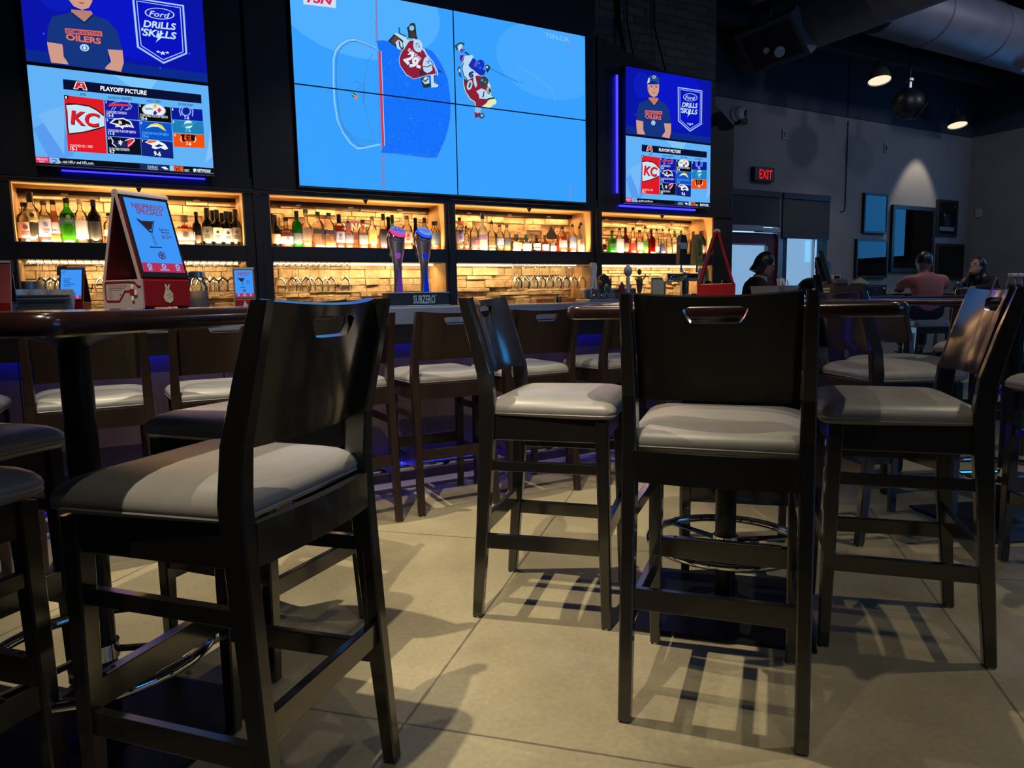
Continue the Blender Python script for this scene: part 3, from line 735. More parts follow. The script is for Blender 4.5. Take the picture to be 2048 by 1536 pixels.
    for cx, cy, c in ((1222, 836, '#e8c33c'), (1255, 868, '#d8343c'), (1222, 890, '#1c3f8e')): d.poly([(cx-18, cy), (cx, cy-22), (cx+18, cy), (cx, cy+22)], c)
    q((1098, 895), (1346, 915), (1350, 968), (1100, 946), '#0c0c0e'); d.text('CLINCHED PLAYOFF BERTH', (1105, 914), (1322, 934), 20, '#e8ecff', .01); d.text('10-6', (1110, 942), (1160, 946), 24, '#fff')
    # lightning arc
    d.poly([(1148, 1012), (1185, 980), (1230, 970), (1275, 985), (1312, 1035), (1280, 1020), (1245, 1000), (1200, 996)], '#e8d84c'); d.poly([(1148, 1012), (1190, 990), (1235, 984), (1290, 1012), (1245, 994), (1195, 998)], '#f6f8ff')
    d.text('CLINCHED PLAYOFF BERTH', (1120, 1054), (1330, 1072), 20, '#5ab4ff', .01); d.text('10-6', (1122, 1082), (1170, 1086), 24, '#5ab4ff')
    # horse head
    d.poly([(1140, 1120), (1180, 1100), (1240, 1105), (1300, 1135), (1325, 1170), (1300, 1180), (1265, 1165), (1225, 1175), (1195, 1165), (1200, 1145)], '#eef2fa'); d.poly([(1150, 1118), (1185, 1104), (1240, 1108), (1220, 1122), (1180, 1128)], '#f06a2c'); d.poly([(1215, 1150), (1255, 1135), (1290, 1150), (1240, 1160)], '#16307e')
    d.text('9-6', (1212, 1224), (1268, 1230), 34, '#fff', .03)
    # horseshoe
    d.line([(1425, 912), (1412, 870), (1425, 838)], 8, '#8fb4ff'); d.line([(1515, 915), (1520, 875), (1505, 845)], 8, '#8fb4ff'); d.ell(1465, 880, 40, 34, '#8fb4ff', 26); d.ell(1466, 876, 30, 30, '#0c1a9a', 24); d.text('7-8', (1452, 938), (1490, 941), 24, '#cfe0ff')
    # leaping fish
    d.ell(1483, 980, 34, 32, '#d7ecf8', 22); d.poly([(1420, 1000), (1460, 972), (1500, 968), (1545, 965), (1510, 990), (1465, 998)], '#2f9fb8'); d.text('7-8', (1460, 1038), (1502, 1042), 24, '#5ce0f0')
    d.poly([(1425, 1060), (1455, 1055), (1450, 1098), (1470, 1112), (1440, 1116)], '#18120e'); d.poly([(1500, 1062), (1540, 1066), (1530, 1112), (1505, 1108)], '#18120e'); d.text('E', (1470, 1104), (1500, 1107), 44, '#18120e', .03)
    for pts in ([(1428, 1075), (1422, 1105), (1436, 1118)], [(1538, 1080), (1543, 1105), (1528, 1122)]): d.line(pts, 6, '#ffe4d0')
    d.text('7-8', (1466, 1142), (1506, 1146), 24, '#fff')
    # ticker
    q((280, 1232), (1685, 1325), (1690, 1365), (285, 1290), '#0a0d14'); q((280, 1232), (386, 1240), (390, 1295), (284, 1288), '#ea2f66'); d.text('BREAKING', (290, 1258), (375, 1264), 16, '#ffd0de', .01); d.text('NEWS', (310, 1278), (352, 1281), 14, '#ffd0de', .01)
    q((388, 1240), (466, 1246), (470, 1300), (392, 1294), '#8fc0f0'); d.poly([(408, 1252), (446, 1256), (444, 1280), (428, 1290), (410, 1276)], '#234a9e'); d.text('NFL', (412, 1276), (442, 1279), 18, '#e8f0ff', .02)
    d.text('k, visit NFL+ and NFL.com.', (470, 1284), (742, 1296), 22, '#eef2fb', .01)
    q((1100, 1290), (1335, 1305), (1338, 1348), (1104, 1336), '#182a5c'); d.text('SUNDAY', (1162, 1322), (1246, 1328), 20, '#bcd0f2', .01); d.text('DENVER', (1162, 1340), (1246, 1345), 14, '#bcd0f2', .01); d.poly([(1268, 1316), (1300, 1312), (1330, 1334), (1300, 1336)], '#e9eef8')
    q((1336, 1304), (1366, 1306), (1368, 1352), (1338, 1350), '#8fd0f2'); q((1366, 1308), (1442, 1313), (1446, 1362), (1370, 1356), '#f05a22'); d.text('VC', (1380, 1346), (1424, 1349), 28, '#1a120c', .03)
    d.text('NEXT', (1454, 1350), (1492, 1353), 18, '#eef2fb', .01); d.poly([(1522, 1328), (1544, 1330), (1542, 1350), (1532, 1356), (1522, 1348)], '#dfe8f8'); d.text('NETWORK', (1548, 1352), (1662, 1360), 22, '#f4f7ff', .03, .2)

def drills(cv, dst, lit='#0c12c8'):
    d = PX(cv, TRU, dst, ZR); x0, x1, z0, z1 = dst; w, h = x1-x0, z1-z0
    cv.rect(x0, z0, x1, z1, '#0a14a8'); cv.ell(x0+w*.6, z0+h*.62, w*.3, h*.46, '#0a16c4', 30); cv.poly([(x0, z0), (x1, z0), (x1, z0+h*.1), (x0, z0+h*.12)], '#0b2a8c'); cv.ell(x0+w*.18, z0+h*.75, w*.1, h*.2, '#0c1cb8')
    # person with cap and navy tee
    sk, sk2, tee = '#cf9a88', '#b67f70', '#15357f'
    d.poly([(430, 652), (495, 662), (500, 745), (515, 788), (440, 780), (434, 720)], sk); d.poly([(690, 682), (755, 684), (756, 760), (740, 822), (665, 806), (700, 760)], sk)
    d.poly([(548, 440), (635, 445), (640, 470), (600, 530), (545, 480)], sk2)
    d.poly([(545, 458), (600, 524), (640, 468), (700, 495), (738, 560), (756, 684), (690, 682), (690, 760), (668, 812), (520, 792), (496, 740), (497, 662), (430, 652), (440, 560), (462, 492)], tee)
    d.line([(548, 462), (600, 522), (638, 470)], 10, '#0e245c')
    d.poly([(536, 320), (645, 320), (642, 385), (625, 425), (595, 440), (560, 420), (538, 375)], sk); d.poly([(536, 345), (552, 345), (552, 385), (540, 375)], sk2)
    d.line([(560, 335), (585, 333)], 6, '#5a3528'); d.line([(605, 335), (630, 338)], 6, '#5a3528'); d.ell(573, 345, 7, 4, '#2a2230', 10); d.ell(617, 347, 7, 4, '#2a2230', 10)
    d.poly([(592, 345), (605, 370), (588, 370)], sk2); d.poly([(578, 392), (612, 394), (596, 404)], '#9c4a48')
    d.poly([(532, 312), (540, 255), (572, 234), (612, 232), (640, 256), (646, 318), (600, 288), (560, 290)], '#1c4c8c'); d.poly([(532, 312), (545, 262), (556, 258), (556, 300)], '#d8dfe8'); d.poly([(556, 300), (600, 286), (648, 320), (600, 306)], '#122f60'); d.ell(597, 252, 15, 15, '#e2d5cf', 16); d.ell(597, 252, 9, 9, '#1c4c8c', 14)
    d.quad((512, 560), (672, 570), (672, 602), (514, 594), '#e2674f'); d.text('EDMONTON', (520, 588), (664, 596), 20, tee, .02)
    d.text('OILERS', (514, 632), (664, 650), 36, '#ef7550', .03)
    d.ell(590, 678, 20, 23, '#b9d3ea', 20); d.ell(590, 680, 12, 15, '#2a6ab0', 16); d.poly([(590, 662), (598, 682), (590, 692), (582, 682)], '#d8e6f4')
    # shield with lettering
    d.poly([(818, 343), (1046, 378), (1042, 690), (932, 760), (820, 662)], '#a9c8f4'); d.poly([(827, 354), (1038, 386), (1034, 684), (932, 748), (829, 656)], '#0a12c0'); d.poly([(835, 364), (1030, 394), (1026, 679), (932, 737), (837, 650)], '#a9c8f4'); d.poly([(839, 369), (1026, 398), (1022, 676), (932, 731), (841, 647)], '#0a12c0')
    d.ell(934, 440, 66, 36, '#cfe0f8', 30, .06); d.ell(934, 440, 61, 32, '#0a1ec0', 30, .06); d.text('Ford', (886, 456), (980, 466), 34, '#dce9fb', .005, .35)
    d.text('DRiLLS', (856, 528), (1004, 540), 42, '#bfe2f8', .03, .25); d.text("'SKiLLS", (846, 582), (1002, 600), 44, '#bfe2f8', .03, .25); d.poly([(930, 560), (945, 562), (925, 590), (935, 592), (905, 625), (917, 596), (908, 592)], '#bfe2f8')
    for cx, cy, r in ((912, 684, 10), (932, 692, 15), (953, 688, 10)): d.poly([(cx+r*(1 if i % 2 == 0 else .42)*math.sin(i*PI/5), cy-r*(1 if i % 2 == 0 else .42)*math.cos(i*PI/5)) for i in range(10)], '#cfe8fb')
    # glints
    for x, y in ((.9, .3), (.72, .1), (.1, .3), (.83, .8)): cv.ell(x0+w*x, z0+h*y, .006, .006, '#2a4cf0', 10)

def make_tv(label, dst, fn):
    x0, x1, z0, z1 = dst
    t = thing('television', label, 'tv', ((x0+x1)/2, YT, z0), 0, 'wall televisions beside the video wall'); t0 = Vector(t.location)
    T = Matrix.Translation(-t0)
    m = MB(); m.box(x0-.008, x1+.008, YT+.004, YT+.05, z0-.012, z1+.008, BLACKPLASTIC, .004, T); m.build('housing', t)
    m = MB(); cv = Canvas(m, -t0+Vector((0, YT+.002, 0)), (1, 0, 0), (0, 0, 1), (0, -1, 0), clip=(x0, x1, z0, z1), step=.00003); fn(cv, dst); m.build('screen', t, label='lit screen')
    m = MB(); m.box((x0+x1)/2-.2, (x0+x1)/2+.2, YT+.0505, YB-.0065, (z0+z1)/2-.15, (z0+z1)/2+.15, BLACKMETAL, 0, T); m.build('wall_mount', t)
    return t
make_tv('lower left television showing the PLAYOFF PICTURE standings', TVL, playoff)
make_tv('upper left television, cropped by the photo top, person in navy tee and shield', TVU, drills)
make_tv('lower right television showing the PLAYOFF PICTURE standings', TRL, playoff)
make_tv('upper right television with person in cap and navy tee, blue shield', TRU, drills)
BLED = em((.012, .01, 1), 9)
def led(label, segs):
    m = MB()
    for s_ in segs: m.box(*s_, BLED)
    tag(m.build('led_strip'), label, 'light', 'blue light strips around the televisions')
yb0, yb1 = YB-.03, YB-.022
led('blue light strip glowing under the lower left television', [(-.2, .6, yb0, yb1, 1.905, 1.913)])
led('blue light strip glowing down the left edge of the right televisions', [(3.965, 3.985, yb0, yb1, 2.0, 3.0)])
led('blue light strip glowing under the lower right television', [(4.0, 4.9, yb0, yb1, 1.885, 1.9)])

# video wall of four panels showing one picture
VX0, VX1, VZ0, VZ1 = 1.1967, 3.6146, 1.8928, 3.2530
VXM, VZM = (VX0+VX1)/2, (VZ0+VZ1)/2
def hockey(cv):
    d = PX(cv, (0, 1, 0, 1), (0, 1, 0, 1), ZH)
    g = PX(cv, (0, 1, 0, 1), (0, 1, 0, 1), ZG); p = PX(cv, (0, 1, 0, 1), (0, 1, 0, 1), ZP); r = PX(cv, (0, 1, 0, 1), (0, 1, 0, 1), lambda x, y: (x, y))
    ice = '#38a1ff'
    cv.rect(VX0-.1, VZ0-.1, VX1+.1, VZ1+.1, ice)
    cv.ell(VX1-.4, VZ0+.4, .7, .4, '#38a0ff', 30); cv.ell(VX0+.5, VZ1-.1, .6, .35, '#50b0ff', 30); cv.ell(VX1-.35, VZ1-.25, .5, .3, '#46a8ff', 30)
    r.quad((606, -12), (672, -6), (672, 16), (607, 8), '#cfe0f4'); r.text('TSN', (612, 3), (668, 9), 16, '#d82c50', .04, .3)
    # goal line
    for a, b in (((752, -20), (755, 85)), ((765, 290), (768, 378))): r.line([a, b], 3.2, '#6f86c4')
    rr = random.Random(3)
    for i in range(30):
        y = -5+i*3; r.line([(751+rr.uniform(-1, 2), y), (753+rr.uniform(-1, 2), y+2)], 2, '#8f7fb0')
        y = 292+i*2.8; r.line([(764+rr.uniform(-1, 2), y), (767+rr.uniform(-1, 2), y+2)], 2, '#8f7fb0')
    # crease
    crease = [(455, 300), (520, 295), (580, 310), (700, 330), (930, 370), (1000, 400), (1060, 480), (1110, 570), (1150, 680), (1170, 820), (1178, 940), (1172, 1060), (1150, 1170), (1120, 1270), (1075, 1370), (1040, 1440), (960, 1440), (820, 1425), (640, 1400), (500, 1390), (515, 1330), (505, 1000), (495, 700), (480, 400), (462, 340)]
    d.line(crease[:20], 9, '#5b8fe0', False); d.poly(crease, '#1672fb')
    def inside(x, y):
        c = False
        for i in range(len(crease)):
            (x1, y1), (x2, y2) = crease[i-1], crease[i]
            if (y1 > y) != (y2 > y) and x < (x2-x1)*(y-y1)/(y2-y1)+x1: c = not c
        return c
    for i in range(420):
        x, y = rr.uniform(450, 1180), rr.uniform(300, 1440)
        if inside(x, y):
            a = rr.uniform(0, PI); L = rr.uniform(8, 34); d.line([(x-L*math.cos(a)/2, y-L*math.sin(a)/2), (x+L*math.cos(a)/2, y+L*math.sin(a)/2)], rr.uniform(2, 4), rr.choice(('#2a84ff', '#2a84ff', '#0f66f0', '#48a0ff', '#0a5ce6')))
    for i in range(60):
        t = rr.uniform(0, 1); y = 1380+t*60*0+rr.uniform(-6, 30); x = 500+t*560; d.line([(x, y+10), (x+rr.uniform(-8, 8), y+28)], 3, '#3f8ae8')
    # net
    d.line([(440, 370), (340, 320), (255, 288), (180, 292), (110, 330), (60, 390), (35, 480), (35, 700), (45, 900), (75, 1080), (130, 1200), (200, 1300), (270, 1350), (350, 1340), (420, 1325), (490, 1310)], 16, '#8fcbf8')
    d.line([(440, 378), (340, 332), (255, 305), (190, 310), (125, 350), (78, 420), (62, 500), (62, 700), (72, 880), (100, 1060), (150, 1170), (220, 1262), (285, 1325), (350, 1330)], 7, '#3f78b4')
    d.line([(430, 366), (330, 312), (250, 280), (170, 284), (95, 322), (42, 388), (22, 480)], 5, '#4f92cf')
    d.line([(415, 430), (370, 500), (340, 640), (335, 800), (345, 980), (385, 1120), (440, 1250)], 6, '#4a8cc8'); d.line([(330, 700), (325, 900)], 6, '#3f78b4')
    for k in range(34):
        y = 500+k*20; d.line([(72, y), (165+18*math.sin(k*.3), y+12)], 2.5, '#4f94d2')
    for k in range(26):
        x = 95+k*14; d.line([(x, 1110+min(k*11, 150)), (x+10, 1180+min(k*9, 120))], 2.5, '#3f7cba')
    for k in range(46):
        y = 400+k*20; x = 470+k*.55; d.line([(x-12, y), (x+4, y+12)], 4, '#4a76b8')
    d.quad((470, 400), (496, 400), (530, 1328), (508, 1330), '#d03c52'); d.line([(500, 400), (534, 1325)], 6, '#b9dcfb')
    d.line([(235, 700), (270, 695), (300, 730), (290, 770), (245, 770)], 5, '#3f78b4'); d.poly([(205, 800), (240, 808), (262, 838), (250, 858), (215, 840)], '#1d6a70'); d.line([(212, 815), (255, 845)], 7, '#bfe4f8'); d.ell(254, 850, 16, 18, '#ee7a5c', 14)
    # goaltender seen from above
    RDX, DK_, WH = '#8c1f3c', '#1b3a38', '#bcd9f3'
    g.poly([(232, 470), (350, 340), (440, 400), (600, 420), (560, 560), (470, 650), (380, 580), (260, 490)], DK_); g.poly([(290, 470), (360, 375), (430, 410), (400, 480), (350, 540)], '#6a3a3a')
    g.poly([(350, 345), (380, 320), (560, 400), (600, 460), (520, 470), (430, 400)], WH); g.line([(440, 225), (438, 320), (480, 350), (560, 385)], 22, '#1d4a58')
    g.poly([(370, 490), (430, 440), (500, 500), (500, 580), (470, 640), (400, 600)], WH); g.line([(440, 480), (450, 560), (480, 610)], 26, DK_)
    g.poly([(575, 220), (600, 210), (650, 145), (710, 140), (735, 190), (750, 350), (775, 450), (720, 430), (600, 410), (600, 330)], DK_); g.ell(665, 235, 45, 48, '#9fb9da', 18); g.poly([(640, 320), (720, 320), (735, 400), (650, 400)], '#5a2c34')
    g.poly([(560, 540), (620, 450), (720, 440), (900, 650), (950, 760), (1090, 960), (1110, 1080), (960, 1090), (820, 1130), (700, 1160), (560, 1080), (450, 920), (430, 790), (470, 670)], '#b8d6f0')
    g.poly([(570, 550), (620, 465), (700, 460), (890, 660), (940, 760), (1080, 960), (1100, 1060), (960, 1080), (820, 1120), (700, 1150), (570, 1070), (460, 915), (440, 790), (480, 680)], RDX)
    g.poly([(800, 1010), (900, 960), (960, 1040), (820, 1110)], '#3c2a3e')
    g.poly([(510, 470), (600, 440), (640, 460), (560, 530), (540, 610), (510, 560)], WH)
    g.ell(775, 555, 82, 118, WH, 24, -.2); g.ell(765, 545, 50, 60, '#a9c4e6', 18); g.ell(760, 520, 10, 14, '#2b3f5e', 8); g.ell(806, 572, 10, 14, '#2b3f5e', 8); g.poly([(700, 410), (740, 450), (700, 530)], WH); g.poly([(820, 640), (835, 690), (810, 660)], WH)
    g.text('ELDRIDGE', (592, 640), (812, 830), 62, '#e3eefb', .02); g.text('29', (515, 800), (690, 985), 230, '#dceafa', .05)
    g.poly([(760, 890), (830, 920), (820, 970), (745, 945)], '#dceafa')
    g.poly([(885, 790), (950, 735), (1000, 830), (1025, 880), (1040, 1000), (950, 1050), (880, 1010), (860, 900)], WH); g.line([(870, 930), (950, 935), (1020, 900)], 16, '#24304a'); g.text('29', (960, 890), (1000, 850), 50, '#24304a')
    g.line([(880, 600), (930, 700), (1050, 850), (1130, 1030), (1130, 1090)], 18, '#c9e2f8'); g.poly([(1140, 980), (1225, 1040), (1150, 1030)], '#1d3a50'); g.line([(1110, 1080), (1200, 1340)], 6, '#1d4a78')
    g.poly([(830, 1140), (900, 1110), (990, 1120), (1010, 1300), (880, 1320), (840, 1220)], DK_); g.poly([(850, 1180), (910, 1115), (980, 1130), (985, 1230), (900, 1250)], WH); g.line([(860, 1160), (910, 1200), (960, 1150)], 22, DK_); g.poly([(1010, 1090), (1060, 1070), (1080, 1200), (1150, 1260), (1130, 1300), (1020, 1310)], WH); g.line([(1070, 1090), (1075, 1220), (1140, 1250)], 16, '#1d3a50')
    # two skaters
    p.poly([(145, 245), (200, 200), (250, 182), (300, 205), (300, 240), (240, 240), (180, 325), (160, 270)], '#1c5a58'); p.poly([(195, 240), (245, 210), (275, 230), (250, 300), (225, 330), (200, 290)], WH)
    p.poly([(225, 320), (250, 285), (310, 300), (260, 350)], '#3a2c8c'); p.line([(235, 340), (290, 300)], 12, '#b060c8'); p.poly([(290, 345), (330, 335), (390, 390), (350, 380)], '#1d2a4c')
    p.poly([(225, 430), (240, 385), (300, 380), (290, 480), (250, 490)], '#3a2c8c'); p.line([(260, 480), (290, 390)], 14, '#c45cc0'); p.poly([(300, 400), (420, 380), (460, 470), (380, 540), (480, 660), (560, 690), (480, 700), (420, 740), (340, 760), (300, 720), (265, 600), (270, 520)], WH)
    p.line([(290, 500), (262, 580), (290, 700), (340, 755)], 12, '#1d3a50'); p.poly([(190, 600), (215, 555), (240, 570), (235, 640), (260, 740), (220, 700)], '#1d4a48'); p.ell(222, 620, 12, 34, WH, 12)
    p.poly([(360, 540), (430, 425), (490, 470), (470, 560), (580, 600), (630, 620), (600, 690), (540, 700), (450, 620), (400, 590)], '#1530b4'); p.line([(450, 550), (480, 480)], 22, '#8a3ca8'); p.ell(545, 535, 62, 82, '#1634c8', 22, .1); p.ell(520, 510, 14, 16, '#5a86f0', 10); p.ell(540, 580, 12, 13, '#5a86f0', 10); p.text('6', (355, 700), (430, 745), 100, '#1c2f86', .06)
    p.poly([(612, 560), (640, 530), (695, 555), (690, 600), (650, 660)], '#1d3440'); p.ell(645, 570, 20, 18, '#b8d0e8', 10); p.line([(695, 592), (1060, 772), (1120, 800)], 7, '#1d4468'); p.line([(1120, 800), (1195, 805)], 9, '#3f86c4')
    p.poly([(280, 740), (350, 770), (430, 720), (500, 690), (640, 720), (700, 860), (710, 1010), (770, 1050), (795, 1110), (700, 1190), (560, 1190), (555, 1210), (500, 1225), (465, 1180), (460, 1110), (380, 1060), (310, 940), (280, 820)], '#d9e6b8'); p.poly([(288, 745), (350, 775), (430, 725), (500, 695), (620, 730), (700, 1010), (640, 1120), (560, 1180), (550, 1200), (500, 1215), (475, 1170), (470, 1105), (390, 1050), (320, 940), (288, 820)], RDX)
    p.poly([(280, 745), (350, 770), (340, 800), (300, 800)], '#274040'); p.ell(380, 845, 40, 78, WH, 20, .25); p.ell(382, 845, 16, 48, '#3b4458', 14, .3); p.poly([(435, 720), (465, 705), (495, 850), (470, 890), (440, 800)], WH)
    p.ell(590, 790, 78, 82, '#33414c', 22); p.ell(570, 770, 22, 20, '#6f8694', 10); p.ell(620, 800, 18, 20, '#54707f', 10); p.ell(675, 920, 40, 50, '#9fb2b8', 16); p.ell(690, 930, 20, 34, '#2c5248', 12)
    p.poly([(480, 940), (560, 895), (620, 920), (660, 980), (710, 990), (700, 1030), (640, 1060), (530, 1050), (520, 990)], WH); p.text('J', (570, 1000), (600, 1010), 70, '#27304a', .03)
    p.poly([(640, 1060), (740, 1030), (790, 1090), (780, 1140), (720, 1140), (680, 1190), (570, 1185), (600, 1150), (690, 1130)], '#e6ebbf'); p.line([(640, 1075), (700, 1050), (760, 1045)], 26, '#1f4446')
    p.poly([(470, 1180), (555, 1180), (545, 1290), (500, 1330), (455, 1350), (460, 1230)], '#8fc0f0'); p.poly([(456, 1250), (500, 1280), (540, 1260), (520, 1330), (460, 1355)], '#7a2440'); p.ell(565, 1315, 42, 44, '#2c3c58', 18); p.ell(568, 1312, 22, 24, '#8fb4d8', 14)
    r.text('TSN.CA', (1090, 74), (1138, 84), 9, '#7cc0f6', .02); r.line([(1139, 66), (1140, 108)], 2.2, '#7f93cc'); r.line([(1140, 370), (1140, 408)], 2.2, '#7f93cc')
    r.line([(1035, 130), (1060, 145), (1100, 175), (1112, 200)], 3, '#57aef2')
for nm, x0, x1, z0, z1 in (('upper left panel of the video wall with net top and goaltender', VX0, VXM, VZM, VZ1), ('upper right panel of the video wall with two colliding skaters', VXM, VX1, VZM, VZ1),
                           ('lower left panel of the video wall with blue goal crease', VX0, VXM, VZ0, VZM), ('lower right panel of the video wall, almost empty pale blue ice', VXM, VX1, VZ0, VZM)):
    t = thing('video_wall_panel', nm, 'screen', ((x0+x1)/2, YT, z0), 0, 'video wall panels over the bar'); t0 = Vector(t.location); T = Matrix.Translation(-t0)
    m = MB(); m.box(x0, x1, YT+.003, YB-.0205, z0, z1, BLACKPLASTIC, .001, T); m.build('housing', t)
    m = MB(); cv = Canvas(m, -t0+Vector((0, YT+.0025, 0)), (1, 0, 0), (0, 0, 1), (0, -1, 0), clip=(x0+.0045, x1-.0045, z0+.0045, z1-.0045), step=.0000018); hockey(cv); m.build('screen', t, label='lit screen')

# ------------------------------------------------------------------ small menu displays (A-frame chargers)
FD = lambda c: mat('print %s' % (c,), c, .45)
SCR = lambda c: em(c, .95)
def menu_display(label, x, y, z, rz, sc=1., art='menu', group='red A-frame tabletop menu displays'):
    t = thing('menu_display', label, 'display', (x, y, z), rz, group); t.scale = (sc, sc, sc)
    w, D, hb, H, ya = .128, .139, .066, .268, -.002
    m = MB()
    m.box(-w/2+.003, w/2-.003, -D/2, D/2, .004, hb, RED, .003)
    for sx in (-1, 1):
        for sy in (-1, 1): m.box(sx*.045-.008, sx*.045+.008, sy*.06-.008, sy*.06+.008, 0, .0045, BLACKPLASTIC)
    m.build('charger_box', t, 'red charging base box')
    # side plate with the cable groove, cream lining
    m = MB(); m.box(-w/2-.001, -w/2+.004, -D/2+.001, D/2-.001, .001, hb, LILAC, .0006)
    cv = Canvas(m, (-w/2-.0012, 0, 0), (0, -1, 0), (0, 0, 1), (-1, 0, 0), matf=FD, step=.0003); kx = D/.157; cv.ey = Vector((0, 0, 1)); cv.ex = Vector((0, -kx, 0))
    cv.line([(.052, .059), (.028, .061), (-.062, .061), (-.066, .055), (-.066, .024), (-.06, .018), (-.012, .018), (.012, .04), (.03, .04)], .0045, '#7c1420')
    cv.line([(.05, .061), (.064, .05), (.074, .05)], .004, '#7c1420')
    for k, L in ((.054, .07), (.051, .062), (.048, .05)): cv.line([(-.05, k), (-.05+L, k)], .0012, '#9b6a78')
    cv.line([(-.045+.008*math.cos(a*PI/3), .034+.008*math.sin(a*PI/3)) for a in range(6)], .001, '#9a3040', True)
    for a, b in ((.044, .05), (.056, .037), (.044, .025)): cv.rect(a-.005, b-.0055, a+.005, b+.0055, '#e6e8ea')
    cv.poly([(.034, .042), (.038, .045), (.05, .045), (.053, .04), (.05, .03), (.038, .03), (.034, .034)], '#8c1a26'); cv.rect(-.004, .03, -.001, .034, '#1a1416')
    m.build('cable_panel', t, 'pale side panel with printed cable groove')
    # two sloping leaves meeting at the apex
    for s in (-1, 1):
        m = MB(); a = Vector((0, s*(D/2-.004), hb)); b = Vector((0, s*.006, H-.006)); th = .008; d = (b-a).normalized(); n = Vector((0, s*d.z, -s*d.y))
        P = []
        for q in (a, b):
            for xx, o in ((-w/2, 0), (w/2, 0), (w/2, 1), (-w/2, 1)): P.append(q+Vector((xx, 0, 0))-n*th*o)
        m.hexa(P, RED, .001)
        m.hexa([Vector((-w/2-.0008 if p.x < 0 else -w/2+.0006, p.y, p.z))+n*(.0004 if i % 4 < 2 else -.0004) for i, p in enumerate(P)], LILAC)
        m.hexa([p+n*(-th-.0002 if i % 4 < 2 else -.0006)+Vector((.004 if p.x < 0 else -.004, 0, 0)) for i, p in enumerate(P)], DARKRED)
        o = m.build('frame_leaf', t, 'sloping frame leaf lined in dark red')
        if s == -1 or art == 'red':
            # the tablet on the front leaf
            L = (b-a).length
            m = MB(); e = Vector((1, 0, 0)) if s == -1 else Vector((-1, 0, 0)); P = []
            for u in (.0, .004):
                for xx, k in ((-.0605, .004), (.0605, .004), (.0605, L-.004), (-.0605, L-.004)): P.append(a+e*xx+d*k+n*u)
            m.hexa(P, BLACKPLASTIC if art != 'red' else RED, .001)
            tb = m.build('tablet', t, 'black tablet')
            m = MB(); W, Hh = .108, L-.03
            cv = Canvas(m, a+d*.016+n*.0043, e, d, n, matf=SCR, step=.0002)
            if art == 'red': continue
            cv.rect(-W/2, 0, W/2, Hh, '#3f98fb')
            cv.rect(-W/2, 0, W/2, Hh*.125, '#b8305a'); cv.line([(-W/6, 0), (-W/6, Hh*.125)], .0006, '#8a2848'); cv.line([(W/6, 0), (W/6, Hh*.125)], .0006, '#8a2848')
            for k, tx in ((-1, 'MAP'), (0, 'REWARDS'), (1, 'PLAY')):
                cv.ell(k*W/3, Hh*.078, .006, .0066, '#6fb4ff', 12); cv.ell(k*W/3, Hh*.078, .0025, .003, '#b8305a', 8); cv.texth(tx, k*W/3, Hh*.018, .0035, '#a8d0ff', centre=True)
            if art == 'menu':
                cv.texth('NESPRESSO', 0, Hh*.86, .0118, '#8c2f52', .018, centre=True, wmax=.08); cv.texth('SPECIALS', 0, Hh*.785, .0118, '#8c2f52', .018, centre=True, wmax=.066)
                cv.poly([(-.04, Hh*.715), (-.03, Hh*.705), (-.012, Hh*.56), (-.006, Hh*.56), (.004, Hh*.705), (.007, Hh*.71), (-.006, Hh*.535), (-.014, Hh*.535)], '#1b3350'); cv.poly([(-.03, Hh*.69), (.003, Hh*.695), (-.007, Hh*.575), (-.014, Hh*.575)], '#2a2530')
                cv.line([(-.011, Hh*.54), (-.008, Hh*.36)], .0012, '#1d4c8c'); cv.line([(-.008, Hh*.54), (-.005, Hh*.36)], .0012, '#1d4c8c'); cv.line([(-.024, Hh*.33), (.006, Hh*.335)], .003, '#1b3350')
                cv.texth('Espresso', .012, Hh*.575, .0052, '#2b3460', wmax=.03); cv.texth('Martini', .016, Hh*.535, .0052, '#2b3460', wmax=.024); cv.texth('$13', .014, Hh*.46, .0085, '#5a3468', .02); cv.texth('.99', .032, Hh*.475, .0052, '#5a3468')
                cv.ell(.0, Hh*.22, .0095, .0095, '#4a3c74', 18)
                for aa in range(5): cv.ell(.0055*math.cos(aa*1.257), Hh*.22+.0055*math.sin(aa*1.257), .0022, .0022, '#3f98fb', 8)
            else:
                cv.ell(-W/2+.01, Hh*.95, .016, .014, '#5a6fd0', 20); cv.ell(-W/2+.008, Hh*.97, .012, .011, '#3f98fb', 20); cv.rect(-W/2-.02, Hh, -W/2+.03, Hh+.02, '#1a1a1c'); cv.rect(-W/2-.02, Hh*.8, -W/2, Hh, '#1a1a1c')
                for k, tx in enumerate(("Canada's", 'fastest', 'growing', 'out-of-home', 'network')): cv.texth(tx, -.038, Hh*(.66-k*.06), .0078, '#16307a', .02)
                cv.texth('Find us anywhere', -.038, Hh*.34, .0035, '#2b5cb0'); cv.line([(.022, Hh*.135), (.022, Hh*.22)], .002, '#16307a'); cv.line([(.012, Hh*.17), (.03, Hh*.16)], .002, '#16307a')
            m.build('screen', tb, 'lit tablet screen')
    m = MB(); rings = []
    for sx in (-1, 1): rings.append([Vector((sx*(w/2), .013*math.cos(a*PI/6), H-.012+.012*math.sin(a*PI/6))) for a in range(7)])
    m.loft(rings, LILAC, cap0=True, cap1=True, close=True); m.build('top_cap', t, 'rounded pale top cap')
    m = MB(); cv = Canvas(m, (0, -D/2-.0005, 0), (1, 0, 0), (0, 0, 1), (0, -1, 0), matf=FD, step=.0003)
    cv.poly([(.004, .012), (-.008, .016), (-.013, .026), (-.009, .036), (-.006, .046), (-.008, .054), (-.004, .056), (-.001, .049), (.003, .056), (.006, .053), (.003, .045), (.009, .038), (.013, .034), (.012, .018)], '#d9cfb4')
